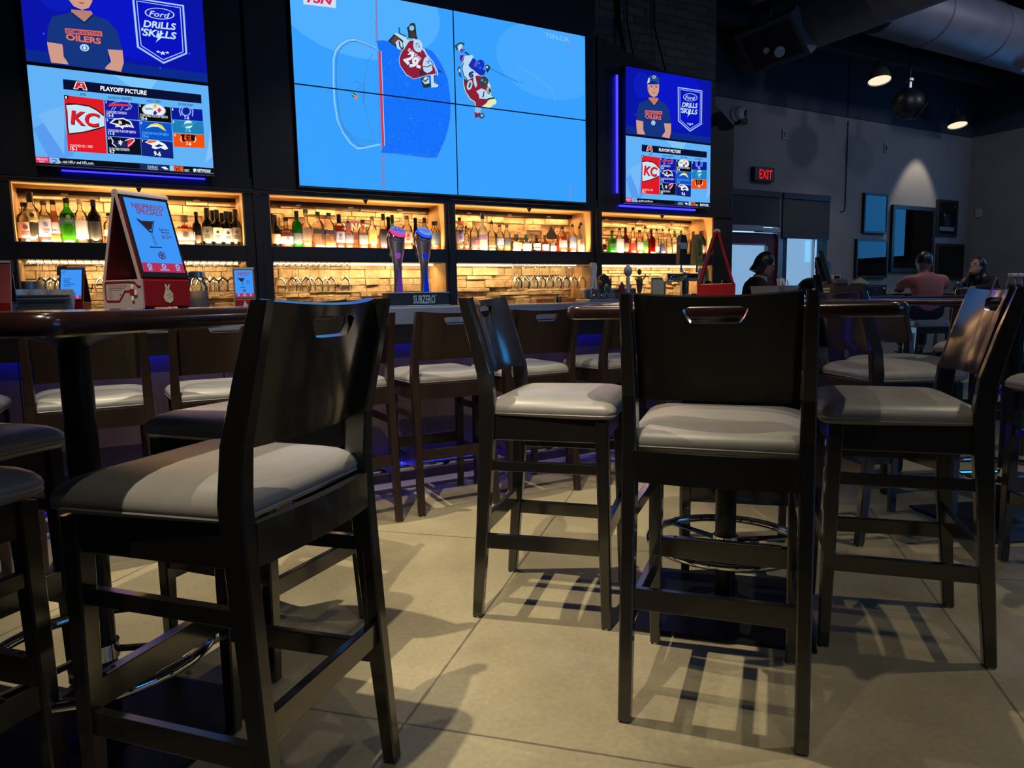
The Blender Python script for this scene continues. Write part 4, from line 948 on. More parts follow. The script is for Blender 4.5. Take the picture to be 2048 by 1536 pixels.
    cv.line([(-.003, .03), (.009, .036)], .0012, '#8a7a58'); cv.line([(.0, .024), (.011, .029)], .0012, '#8a7a58'); cv.line([(-.004, .047), (.001, .042)], .0012, '#8a7a58')
    m.build('emblem', t, 'cream pinched fingers emblem')
    m = MB()
    for y in (-.03, .03): m.lathe([(.012, hb), (.012, hb+.008), (.008, hb+.012)], CHROME, 12, c=(0, y, 0))
    m.build('plug_knob', t, 'chrome plug knobs on the base')
    return t
R_ = math.radians
menu_display('large red A-frame display reading NESPRESSO SPECIALS on the left high table', .078, 1.893, 1.083, R_(34))
q = at(152, 618, 4.5); menu_display("small red display reading Canada's fastest growing, on the bar at left", q.x, 4.5, 1.055, R_(-17), .93, 'ad')
q = at(490, 600, 4.5); menu_display('small red display with cocktail menu on the bar behind the large front chair', q.x, 4.5, 1.055, R_(-8), .93)
q = at(-6, 600, 4.0); menu_display('red display cut off by the left picture edge on the bar', q.x, 4.05, 1.055, R_(175), .95, 'ad')
menu_display('red A-frame display seen exactly edge-on above the middle foreground chair', 2.035, 2.03, 1.067, R_(224), 1.0)
menu_display('tiny bright display on the far right table near the person in black', 9.2, 4.66, 1.067, R_(40), .62)

# ------------------------------------------------------------------ glassware
CLEAR = glassy('clear glass', (.96, .97, .95), 1.2, .04, .05, (.9, .9, .86))
FROST = glassy('frosted glass', (.93, .93, .88), .8, .2, .35, (.85, .85, .8))
def wineglass(name, label, group, prof, cat='glass'):
    m = MB(); m.lathe(prof, CLEAR, 14, cap0=False, cap1=False)
    return tag(m.build(name), label, cat, group)
WG = [(.032, 0), (.033, -.002), (.006, -.006), (.0035, -.012), (.0035, -.075), (.008, -.085), (.028, -.1), (.039, -.122), (.04, -.145), (.034, -.175), (.031, -.185)]
ORD = ['first', 'second', 'third', 'fourth', 'fifth', 'sixth', 'seventh', 'eighth', 'ninth', 'tenth', 'eleventh', 'twelfth', 'thirteenth', 'fourteenth', 'fifteenth', 'sixteenth']
BN = ['first', 'second', 'third', 'fourth']
WGO = None
def hang(bi, pxs, rows):
    global WGO
    n = 0; a, b = BAYS[bi]
    for row in rows:
        Yg = row[0]
        for px in pxs if len(row) < 2 else row[1]:
            X = at(px, 560, Yg).x
            if not (a+.045 < X < b-.045): continue
            lab = 'wine glass hanging upside down, %s from left in the %s lower bay' % (ORD[n % 16], BN[bi]) if Yg < 5.35 else 'wine glass hanging behind, %s from left in the rear row of the %s lower bay' % (ORD[n % 16], BN[bi])
            n += 1
            if WGO is None:
                WGO = wineglass('wine_glass', lab, 'hanging wine glasses', WG); WGO.location = (X, Yg, LZ1-.022)
            else: dup(WGO, (X, Yg, LZ1-.022), RND.uniform(0, 6), lab, 'hanging wine glasses')
        n = 0
    r = thing('glass_rack', 'wire stemware rack under the shelf of the %s bay' % BN[bi], 'rack', ((a+b)/2, 5.35, LZ1), group='wire stemware racks')
    xs = sorted({at(px, 560, row[0]).x for row in rows for px in (row[1] if len(row) > 1 else pxs)})
    x0, x1 = max(xs[0]-.06, a+.01)-(a+b)/2, min(xs[-1]+.06, b-.01)-(a+b)/2
    m = MB(); x = x0
    while x <= x1+.001:
        m.tube([(x, -.12, -.016), (x, .16, -.016)], .0025, STEEL, 6); m.tube([(x, -.119, -.016), (x, -.119, 0)], .0025, STEEL, 6); x += .042
    m.build('rail', r); m = MB(); m.tube([(x0, -.12, -.016), (x1, -.12, -.016)], .0025, STEEL, 6); m.tube([(x0, .16, -.016), (x1, .16, -.016)], .0025, STEEL, 6); m.build('cross_wire', r)
hang(0, None, [(5.27, (82, 101, 120, 392, 410, 428, 446, 463)), (5.4, (90, 108, 200, 400, 420, 440))])
hang(1, None, [(5.27, (556, 585, 612, 637, 662, 690)), (5.4, (562, 592, 622, 650))])
hang(2, None, [(5.27, (1036, 1052, 1068, 1084, 1100, 1116, 1132, 1148, 1164)), (5.42, (1030, 1050, 1075, 1098, 1120, 1142, 1158))])
TB = [(.026, 0), (.03, .004), (.034, .07), (.036, .095)]
tg = None
for i in range(13):
    X = at(905+i*11.5, 600, 5.2).x; lab = 'small tumbler standing on the back counter of the third bay, %s from left' % ORD[i]
    if tg is None:
        m = MB(); m.lathe(TB, CLEAR, 12, cap1=False); tg = tag(m.build('tumbler'), lab, 'glass', 'tumblers on the back counter'); tg.location = (X, 5.24, LZ0)
    else: dup(tg, (X, 5.24+(i % 2)*.03, LZ0), 0, lab)
# jars, shakers, certificate and shaker tins on the back counter
def jar(label, X, Y, Z, r, h, lid=STEEL, fill=None, name='mason_jar', group=None):
    t = thing(name, label, 'jar', (X, Y, Z), group=group)
    m = MB(); m.lathe([(r*.9, 0), (r, h*.05), (r, h*.6), (r*.72, h*.78), (r*.66, h*.86)], CLEAR, 18, cap1=False); m.build('glass_body', t)
    m = MB(); m.lathe([(r*.7, h*.84), (r*.78, h*.86), (r*.78, h*.98), (r*.7, h)], lid, 18); m.build('lid', t)
    if fill: m = MB(); m.lathe([(r*.85, h*.02), (r*.92, h*.06), (r*.92, h*.5)], fill, 16); m.build('contents', t)
q = at(397, 618, 4.3); jar('large glass jar with steel lid on the bar right of the red menu display', q.x, 4.3, 1.055, .056, .215, fill=glassy('cloudy water', (.7, .72, .78), .3, .2, .5, (.5, .5, .55)))
for i, (px, Y) in enumerate(((2022, 1.62), (2036, 1.62), (2049, 1.60))):
    q = at(px, 590, 1.72 if False else 1.66); jar('glass jar with silver lid on the right high table, %s from left' % ORD[i], q.x, q.y, 1.067, .02, .092, WHITEPLASTIC, mat('pink filling', (.5, .12, .14), .5), 'condiment_jar', 'small jars on the right table')
jar('small glass shaker on the far table left of the blue-lit chair back', 8.6, 4.75, 1.067, .035, .12, STEEL, None, 'shaker')
def tin(label, px, Y, r, h, name='shaker_tin', m_=CHROME):
    X = at(px, 600, Y).x; m = MB(); m.lathe([(r*.8, 0), (r*.82, .002), (r, h), (r*.96, h)], m_, 20, cap1=False); o = tag(m.build(name), label, 'bar tool'); o.location = (X, Y, LZ0); return o
tin('steel shaker tin on the back counter at the right of the third bay', 1116, 5.24, .035, .15)
tin('short steel measuring cup beside the shaker tin in the third bay', 1087, 5.24, .025, .09)
tin('large steel bucket on the back counter at the left end of the first bay', 58, 5.3, .085, .3, 'steel_bucket', STEEL)
tin('white cream pot on the back counter in the fourth bay', 1385, 5.3, .04, .16, 'cream_pot', WHITEPLASTIC)
tin('pale green canister on the back counter in the fourth bay', 1356, 5.26, .04, .14, 'canister', mat('sage plastic', (.42, .46, .36), .5))
tin('blue and white carton on the back counter in the fourth bay', 1335, 5.26, .035, .12, 'carton', mat('cyan carton', (.1, .35, .55), .5))
def framed(name, label, x0, x1, z0, z1, Y, frame, fw_, art, cat='picture', depth=.03, pane=True, group=None, matw=.05):
    t = thing(name, label, cat, ((x0+x1)/2, Y, z0), group=group); w, h = (x1-x0)/2, z1-z0
    m = MB()
    m.box(-w, w, -depth, 0, 0, fw_, frame, .002); m.box(-w, w, -depth, 0, h-fw_, h, frame, .002); m.box(-w, -w+fw_, -depth, 0, fw_, h-fw_, frame, .002); m.box(w-fw_, w, -depth, 0, fw_, h-fw_, frame, .002)
    m.build('frame', t)
    m = MB(); m.box(-w+fw_, w-fw_, -depth*.5, -.001, fw_, h-fw_, FD('#b9ad94'))
    cv = Canvas(m, (0, -depth*.5-.0004, 0), (1, 0, 0), (0, 0, 1), (0, -1, 0), clip=(-w+fw_+matw, w-fw_-matw, fw_+matw, h-fw_-matw), matf=FD, step=.0002); art(cv, -w+fw_+matw, w-fw_-matw, fw_+matw, h-fw_-matw); m.build('print', t)
    if pane:
        m = MB(); m.box(-w+fw_, w-fw_, -depth*.85, -depth*.8, fw_, h-fw_, glassy('picture glass', (1, 1, 1), 1.6, .01)); m.build('glass_pane', t)
    return t
def cert(cv, x0, x1, z0, z1):
    cv.rect(x0, z0, x1, z1, '#cfd2b8'); w = x1-x0
    for k in (.03, .06): cv.line([(x0+w*k, z0+w*k), (x1-w*k, z0+w*k), (x1-w*k, z1-w*k), (x0+w*k, z1-w*k)], .001, '#8f9a7c', True)
    cv.ell((x0+x1)/2, z0+(z1-z0)*.42, w*.28, w*.28, '#bcc3a4')
q0, q1 = at(1301, 585, 5.3), at(1329, 555, 5.3); framed('framed_certificate', 'framed pale certificate standing in the fourth lower bay', q0.x, q1.x, LZ0, q1.z, 5.3, mat('thin grey frame', (.2, .16, .12), .5), .008, cert, 'certificate', .02, False, matw=.004)
m = MB(); m.box(0, .42, 0, .016, 0, .14, mat('orange wood block', (.5, .2, .06), .5), .004); o = tag(m.build('cutting_board'), 'orange wooden board standing at the right of the third lower bay', 'board'); o.location = (3.28, 5.42, LZ0)

# ------------------------------------------------------------------ bottles on the upper shelves
PROF = dict(
    std=[(0, .93), (.015, 1), (.6, 1), (.68, .86), (.75, .5), (.8, .36), (.93, .33), (.935, .37), (1, .37)],
    wine=[(0, .95), (.015, 1), (.56, 1), (.64, .84), (.7, .5), (.75, .38), (.96, .35), (.965, .4), (1, .4)],
    squat=[(0, .95), (.02, 1), (.5, 1), (.6, .85), (.66, .45), (.7, .32), (.95, .3), (.96, .36), (1, .36)],
    cone=[(0, .96), (.02, 1), (.3, .88), (.62, .58), (.8, .4), (.95, .33), (.96, .37), (1, .37)],
    tall=[(0, .95), (.015, 1), (.52, 1), (.6, .82), (.66, .45), (.7, .34), (.96, .32), (.965, .38), (1, .38)],
    round=[(0, .8), (.03, .95), (.25, 1.05), (.5, 1), (.6, .7), (.66, .42), (.72, .33), (.95, .32), (.96, .38), (1, .38)])
def rat(P, f):
    for (a, x), (b, y) in zip(P, P[1:]):
        if a <= f <= b: return x+(y-x)*(f-a)/max(b-a, 1e-6)
    return P[-1][1]
GL = dict(clear=(.9, .88, .78), green=(.12, .75, .06), dark=(.02, .02, .014), brown=(.16, .05, .015), red=(.5, .02, .015), blue=(.03, .15, .6), lime=(.35, .85, .1), amber=(.7, .35, .07), frost=(.8, .78, .66), white=(.75, .72, .66))
CAPM = {}
def bottle(label, px, ytop, wpx, style='std', glass='clear', cap='#15130f', lab=None, lz=(.12, .5), liq=None, lv=.25, Y=5.3, spout=False, sq=0., bay=0, cap_h=.1, mark=None, name='liquor_bottle', art=None):
    base = at(px, 490, Y); top = at(px, ytop, Y); base.z = UZ0; h = top.z-UZ0; hs = h
    Zd = (base-CAM).dot(fw); r = wpx/2*Zd/FPX*1.06
    if spout: h = h*.8
    if len(label.split()) > 15: label = label.replace(' upper shelf', ' shelf').replace(' on the ', ', ')
    P = PROF[style]; c = GL[glass]
    a, b = BAYS[bay]
    X = min(max(base.x, a+r+.008), b-r-.008)
    gm = glassy('bottle glass '+glass, c, 1.1, .05, {'dark': .25, 'white': .8, 'frost': .4}.get(glass, .04), c)
    m = MB(); m.lathe([(r*k, h*f) for f, k in P], gm, 16, sq=sq)
    t = tag(m.build(name), label, 'bottle', 'bottles on the back bar shelves'); t.location = (X, Y, UZ0+.0005); t.rotation_euler = (0, 0, RND.uniform(-.2, .2) if not sq else RND.uniform(-.08, .08))
    cm = FD(cap)
    if spout:
        m = MB(); rn = r*P[-1][1]
        m.lathe([(rn*1.05, h*.985), (rn*1.1, h*1.02), (rn*.55, h*1.08), (.0028, h*1.1)], FD('#14120f'), 10); m.tube([(0, 0, h*1.08), (0, 0, h*1.15), (.003, -.004, hs)], .0026, STEEL, 6); m.build('pour_spout', t, 'pour spout')
    else:
        m = MB(); rn = r*P[-1][1]*1.12; m.lathe([(rn, h*(1-cap_h)), (rn*1.02, h*(1-cap_h*.5)), (rn, h*.995), (rn*.85, h*1.0)], cm, 12); m.build('cap', t)
    if liq:
        m = MB(); lm = glassy('liquid '+liq, liq, .15, .1, .35, liq); fs = [f for f, k in P if f < lv and f > .012]
        m.lathe([(r*.9, .004)]+[(r*rat(P, f)*.93, h*f) for f in fs]+[(r*rat(P, lv)*.93, h*lv)], lm, 14, sq=sq); m.build('liquid', t)
    if lab:
        m = MB(); f0, f1 = lz; n = 9; lm = FD(lab); rg = []
        for j in range(3):
            f = f0+(f1-f0)*j/2; rr = r*rat(P, f)*1.012; row = []
            for i in range(n):
                an = -PI/2-1.25+2.5*i/(n-1); kk = 1/((abs(math.cos(an))**(2+6*sq)+abs(math.sin(an))**(2+6*sq))**(1/(2+6*sq))) if sq else 1
                row.append(Vector((rr*kk*math.cos(an), rr*kk*math.sin(an), h*f)))
            rg.append(row)
        m.loft(rg, lm, False, False, close=False)
        if mark:
            cv = Canvas(m, (0, -r*rat(P, (f0+f1)/2)*1.02-.0006, h*(f0+f1)/2), (1, 0, 0), (0, 0, 1), (0, -1, 0), matf=FD, step=.0003); hh = h*(f1-f0)
            cv.ell(0, hh*.16, r*.3, r*.3, mark, 12)
            for k in (-.12, -.22, -.32): cv.rect(-r*.5, hh*k, r*.5, hh*k+hh*.045, mark)
        m.build('label', t)
    return t
n1 = ' on the first upper shelf'; n2 = ' on the second upper shelf'; n3 = ' on the third upper shelf'; n4 = ' on the fourth upper shelf'
bottle('clear bottle with pink label, first from left'+n1, 43, 405, 28, 'std', 'clear', lab='#a98a8c', lz=(.1, .5), mark='#5a2a48', bay=0)
bottle('tall bottle of dark liqueur with tree mark, second'+n1, 68, 384, 26, 'std', 'clear', liq='#241408', lv=.38, lab='#cdb37a', lz=(.4, .6), mark='#2a2118', bay=0, cap_h=.2)
bottle('clear bottle with lavender label and red base, third from left'+n1, 94, 402, 25, 'std', 'clear', lab='#8d86a0', lz=(.14, .56), liq='#d03a4a', lv=.12, mark='#5a5470', bay=0, cap='#4a4640')
bottle('conical yellow liqueur bottle, fourth from left'+n1, 113, 401, 22, 'cone', 'clear', lab='#9a8aa0', lz=(.22, .48), liq='#f0b010', lv=.75, bay=0, sq=.2)
bottle('large bright green bottle with dark oval label'+n1, 140, 397, 27, 'std', 'lime', lab='#1d3a3e', lz=(.42, .66), mark='#5a7a4a', liq='#8ae010', lv=.8, bay=0)
bottle('slim clear bottle with round stopper and grey label'+n1, 166, 399, 23, 'std', 'clear', lab='#8b8590', lz=(.1, .52), bay=0, cap='#b9a888')
bottle('dark bottle with greenish neck, left of the red display'+n1, 193, 400, 23, 'std', 'dark', lab='#17171c', lz=(.1, .5), bay=0, cap_h=.15)
bottle('small clear bottle half hidden by the red display'+n1, 222, 426, 20, 'std', 'clear', lab='#8b8088', lz=(.25, .45), liq='#e88a18', lv=.16, bay=0)
bottle('square decanter with orange liqueur right of the red display'+n1, 372, 431, 32, 'squat', 'clear', lab='#8a8892', lz=(.16, .44), liq='#f04a08', lv=.26, sq=.6, bay=0, cap='#6a5a3c', mark='#4a4a52', cap_h=.22)
bottle('slim black bottle next to the orange decanter'+n1, 396, 424, 16, 'wine', 'dark', lab='#2c2218', lz=(.1, .3), bay=0, name='wine_bottle')
for px, yt, lb, ds in ((417, 416, '#4c4a44', 'wine bottle with olive label, first'), (437, 420, '#a8a49c', 'wine bottle with white label, second'), (456, 423, '#9a93a0', 'wine bottle with grey label, third'), (475, 419, '#55504e', 'wine bottle with banded dark label, fourth')):
    bottle('dark '+ds+' of the front four'+n1, px, yt, 19, 'wine', 'dark', lab=lb, lz=(.12, .5), bay=0, name='wine_bottle', cap_h=.25, mark='#2a2830')
for i, (px, yt) in enumerate(((428, 421), (447, 426), (464, 424))): bottle('dark wine neck in the rear row, %s from left%s' % (ORD[i], n1), px, yt, 17, 'wine', 'dark', bay=0, Y=5.42, name='wine_bottle', cap_h=.25)
bottle('dark wine bottle with cream label at the left end'+n2, 552, 430, 19, 'wine', 'dark', lab='#8f8a86', lz=(.1, .4), bay=1, name='wine_bottle', cap_h=.25)
bottle('dark wine neck behind at the left end'+n2, 546, 427, 18, 'wine', 'dark', bay=1, Y=5.43, name='wine_bottle', cap_h=.25)
bottle('squat red-orange whisky bottle below the leaf emblem'+n2, 574, 436, 24, 'squat', 'clear', lab='#7c7a90', lz=(.1, .36), liq='#e8481c', lv=.5, bay=1, mark='#4a4a60')
bottle('green whisky bottle with dark label'+n2, 596, 422, 19, 'std', 'green', lab='#3a4250', lz=(.1, .38), liq='#48d010', lv=.7, bay=1, cap_h=.17)
bottle('clear bottle of amber whisky with large dark label'+n2, 614, 419, 21, 'tall', 'clear', lab='#5a4a48', lz=(.18, .5), liq='#f09010', lv=.48, bay=1, cap='#46604a')
bottle('square bottle, slanted black label, pale liquid'+n2, 638, 424, 21, 'std', 'clear', lab='#1c2430', lz=(.38, .5), liq='#f08a30', lv=.07, sq=.5, bay=1, cap='#23402c')
bottle('square bottle, slanted black label, golden liquid'+n2, 660, 426, 22, 'std', 'clear', lab='#2a2330', lz=(.38, .5), liq='#ffb010', lv=.2, sq=.5, bay=1, cap='#35543c')
bottle('red-brown bourbon bottle with blue-grey label'+n2, 680, 429, 20, 'std', 'clear', lab='#6c7090', lz=(.16, .48), liq='#c83410', lv=.66, bay=1, mark='#3c4060', cap_h=.26)
bottle('bottle with pour spout and grey arched label'+n2, 698, 433, 18, 'std', 'clear', lab='#4a5068', lz=(.2, .5), liq='#ff7a08', lv=.14, bay=1, spout=True)
bottle('second bottle with grey arched label, cork stopper'+n2, 727, 440, 19, 'std', 'clear', lab='#54586a', lz=(.14, .46), liq='#ff9a10', lv=.12, bay=1)
bottle('bottle with beige label and amber base'+n2, 746, 433, 17, 'std', 'clear', lab='#b08a50', lz=(.15, .58), liq='#ff9a18', lv=.14, bay=1, cap='#6a5238')
bottle('square bottle with wide black and plum label'+n2, 768, 428, 17, 'tall', 'clear', lab='#2c2836', lz=(.12, .56), liq='#ff6a18', lv=.12, bay=1, sq=.4, cap_h=.18)
bottle('green wine-shaped bottle left of the beer taps'+n2, 786, 430, 15, 'wine', 'green', lab='#6a7a20', lz=(.3, .5), bay=1, Y=5.38, cap_h=.24)
bottle('clear bottle with red dot label between the beer taps'+n2, 815, 432, 20, 'std', 'clear', lab='#8a7a78', lz=(.2, .5), mark='#8a2a2a', liq='#ff8a18', lv=.12, bay=1, cap='#4a4a58')
bottle('brown bottle between the beer taps at right'+n2, 832, 450, 14, 'std', 'brown', lab='#7a4a30', lz=(.2, .5), bay=1)
bottle('clear bottle with black cap behind the right beer tap'+n2, 850, 436, 17, 'std', 'clear', lab='#6a6a6a', lz=(.15, .5), bay=1, cap_h=.14)
bottle('bottle with grey-green label right of the beer taps'+n2, 868, 443, 15, 'std', 'clear', lab='#4c5a5e', lz=(.22, .58), liq='#ffa020', lv=.14, bay=1, cap_h=.14)
bottle('bottle with blue label at the right end'+n2, 884, 443, 15, 'std', 'clear', lab='#3a4a78', lz=(.22, .58), liq='#ff9018', lv=.16, bay=1, cap='#2c3450', cap_h=.14)
bottle('bottle with lavender label at the left end'+n3, 920, 435, 15, 'std', 'clear', lab='#6c6aa0', lz=(.26, .62), bay=2, mark='#3c3a70')
bottle('clear bottle with pour spout in front of the red ring emblem'+n3, 933, 444, 12, 'std', 'clear', bay=2, spout=True, liq='#d8502c', lv=.08, lab='#5a3028', lz=(.3, .34))
bottle('clear bottle with square plum label'+n3, 949, 442, 17, 'std', 'clear', lab='#35263c', lz=(.1, .42), bay=2, mark='#8a3a4a', cap='#8a8070')
bottle('tall frosted vodka bottle with blue cap, the tallest'+n3, 966, 426, 18, 'tall', 'frost', lab='#5a5a8a', lz=(.28, .42), bay=2, mark='#a04a6a', cap='#1c2c50', cap_h=.16)
bottle('clear bottle with pour spout and thin band'+n3, 984, 433, 17, 'std', 'clear', lab='#5c6252', lz=(.15, .19), bay=2, spout=True)
bottle('tequila bottle with lavender-grey label'+n3, 1000, 449, 15, 'std', 'clear', lab='#5a6284', lz=(.22, .48), bay=2, cap='#3c4038')
bottle('tequila bottle with black label and gold base'+n3, 1014, 450, 14, 'std', 'clear', lab='#2c3040', lz=(.22, .48), liq='#ffc818', lv=.2, bay=2, cap='#3c4438')
bottle('short squat bottle with dark stopper, left of its twin'+n3, 1033, 469, 21, 'squat', 'clear', lab='#c9b070', lz=(.15, .5), mark='#8a5a40', bay=2, cap='#2a3028', cap_h=.3)
bottle('short clear squat bottle with round grey label'+n3, 1053, 469, 19, 'squat', 'clear', lab='#9a98a0', lz=(.12, .44), bay=2, cap='#2a4034', cap_h=.3)
bottle('dark squat bottle with round label'+n3, 1073, 470, 16, 'round', 'brown', lab='#6a6470', lz=(.12, .5), bay=2, cap='#241c14', cap_h=.2)
bottle('amber squat bottle with round blue label'+n3, 1090, 470, 15, 'round', 'amber', lab='#565c80', lz=(.12, .44), liq='#e08a18', lv=.55, bay=2, cap='#2c2014', cap_h=.2)
bottle('small clear bottle below the spade emblem'+n3, 1106, 476, 13, 'std', 'clear', lab='#8a90a0', lz=(.12, .42), bay=2)
bottle('orange whisky bottle with grey label'+n3, 1124, 453, 17, 'std', 'clear', lab='#6c6c7c', lz=(.18, .46), liq='#f07a14', lv=.62, bay=2, sq=.3, cap='#3a2a1c')
bottle('bottle with pour spout and blue label'+n3, 1145, 440, 15, 'std', 'clear', lab='#5c6488', lz=(.16, .6), liq='#f08a50', lv=.2, bay=2, spout=True)
bottle('clear bottle with red dot, beside the white bottle'+n3, 1159, 444, 13, 'std', 'clear', lab='#8a7c70', lz=(.3, .52), mark='#a02a2a', bay=2, spout=True)
bottle('opaque white bottle with palm mark at the right end'+n3, 1175, 437, 16, 'cone', 'white', lab='#b5b0b8', lz=(.2, .5), mark='#4a5a50', bay=2, spout=True)
bottle('small dark jar with cream top at the left end'+n4, 1208, 479, 10, 'squat', 'brown', bay=3, cap='#c9b08a', cap_h=.4)
bottle('green gin bottle with dark label'+n4, 1224, 461, 15, 'round', 'green', lab='#1d2c30', lz=(.3, .42), liq='#5ad010', lv=.6, bay=3)
bottle('wide bottle with two grey panels and pour spout'+n4, 1239, 448, 17, 'std', 'clear', lab='#7e8490', lz=(.06, .6), bay=3, spout=True)
bottle('dark red-brown wine-shaped bottle'+n4, 1251, 455, 12, 'wine', 'red', lab='#3c3430', lz=(.08, .4), bay=3, cap_h=.22)
bottle('bottle of bright orange-red liqueur'+n4, 1266, 455, 14, 'cone', 'clear', liq='#ff3a08', lv=.4, lab='#d8b070', lz=(.5, .58), bay=3)
bottle('bottle with grey label and amber base'+n4, 1279, 460, 14, 'std', 'clear', lab='#5c6470', lz=(.16, .48), liq='#ff9a18', lv=.16, bay=3)
bottle('bottle of lime green liqueur with pour spout'+n4, 1290, 444, 13, 'std', 'clear', liq='#90e818', lv=.5, bay=3, spout=True)
bottle('rectangular magenta bottle with pour spout'+n4, 1302, 450, 13, 'std', 'red', liq='#e8104a', lv=.62, bay=3, spout=True, sq=.6)
bottle('slim clear bottle right of the magenta bottle'+n4, 1313, 450, 10, 'std', 'clear', lab='#b59a78', lz=(.1, .3), bay=3, spout=True)
bottle('bottle of blue liqueur with pour spout'+n4, 1325, 450, 11, 'cone', 'clear', liq='#0a5ad8', lv=.45, bay=3, spout=True)
bottle('slim clear bottle right of the blue bottle'+n4, 1338, 450, 11, 'std', 'clear', liq='#e8c8a0', lv=.3, bay=3, spout=True)
bottle('clear bottle with olive cap, left of the tap handles'+n4, 1349, 461, 12, 'std', 'clear', lab='#7c7464', lz=(.1, .4), bay=3, cap='#4a5a3a', cap_h=.25)
bottle('bottle with olive cap and yellow base behind tap handles'+n4, 1362, 461, 12, 'std', 'clear', liq='#e8c018', lv=.2, bay=3, cap='#4a5a3a', cap_h=.25)
bottle('bottle with dark red foil behind the green tap handle'+n4, 1386, 463, 13, 'wine', 'dark', bay=3, cap='#5a1a1c', cap_h=.2)
bottle('dark olive bottle, second from right end'+n4, 1401, 462, 14, 'wine', 'dark', lab='#4a4a44', lz=(.1, .4), bay=3, cap='#2c2c22')
bottle('black wine bottle with red neck at the right end'+n4, 1414, 462, 14, 'wine', 'dark', lab='#5a3a48', lz=(.1, .36), bay=3, cap='#a03a2c', cap_h=.24, name='wine_bottle')

# ------------------------------------------------------------------ things on the bar
t = thing('bus_bin', 'grey plastic bin full of white cups on the bar at far left', 'bin', (0, 0, 0)); q = at(62, 600, 4.25); t.location = (q.x-.03, 4.25, 1.055)
m = MB(); W_, D_ = .19, .14
for z0, z1, g in ((0, .085, 0),):
    m.loft([rrect(0, W_*.95, -D_*.95, D_*.95, W_*.95, .02, 0), rrect(0, W_, -D_, D_, W_, .02, .085), rrect(0, W_+.008, -D_-.008, D_+.008, W_+.008, .022, .088), rrect(0, W_+.008, -D_-.008, D_+.008, W_+.008, .022, .095), rrect(0, W_-.004, -D_+.004, D_-.004, W_-.004, .02, .095), rrect(0, W_*.94, -D_*.94, D_*.94, W_*.94, .02, .006)], GREYPLASTIC, smooth=False)
m.build('tub', t); m = MB(); m.box(-W_-.014, W_+.014, -D_-.016, -D_-.008, .07, .082, GREYPLASTIC, .003); m.build('rim_handle', t)
CUP = None; CUPM = mat('white cup', (.55, .57, .6), .35)
k = 0
for row, y in enumerate((-.07, .02, .1)):
    for i in range(5 if row else 5):
        X, Y = t.location.x-.15+i*.075+(.03 if row % 2 else 0), 4.25+y; lab = 'white cup in the grey bin, %s from left in its %s row' % (ORD[i], ('front', 'middle', 'back')[row])
        if CUP is None:
            c = thing('cup', lab, 'cup', (X, Y, 1.062), group='white cups in the bin')
            m = MB(); m.lathe([(.033, .114), (.034, .106), (.036, .06), (.03, .02), (.022, .004), (.018, 0)], CUPM, 16); m.build('cup_body', c)
            m = MB(); m.tube([(.034, 0, .09), (.05, 0, .085), (.054, 0, .065), (.046, 0, .045), (.033, 0, .042)], .0045, CUPM, 7); m.build('handle', c); CUP = c
        else: dup(CUP, (X, Y, 1.062+RND.uniform(-.003, .006)), RND.uniform(-2.2, -.8), lab)
m = MB(); m.box(-.012, .012, -.004, .004, 0, .03, mat('orange plastic', (.7, .3, .12), .5), .003); o = tag(m.build('clip'), 'small orange clip standing behind the white cups at left', 'clip'); q = at(15, 575, 4.44); o.location = (q.x, 4.44, 1.055); o.scale = (1, 1, 5.2)

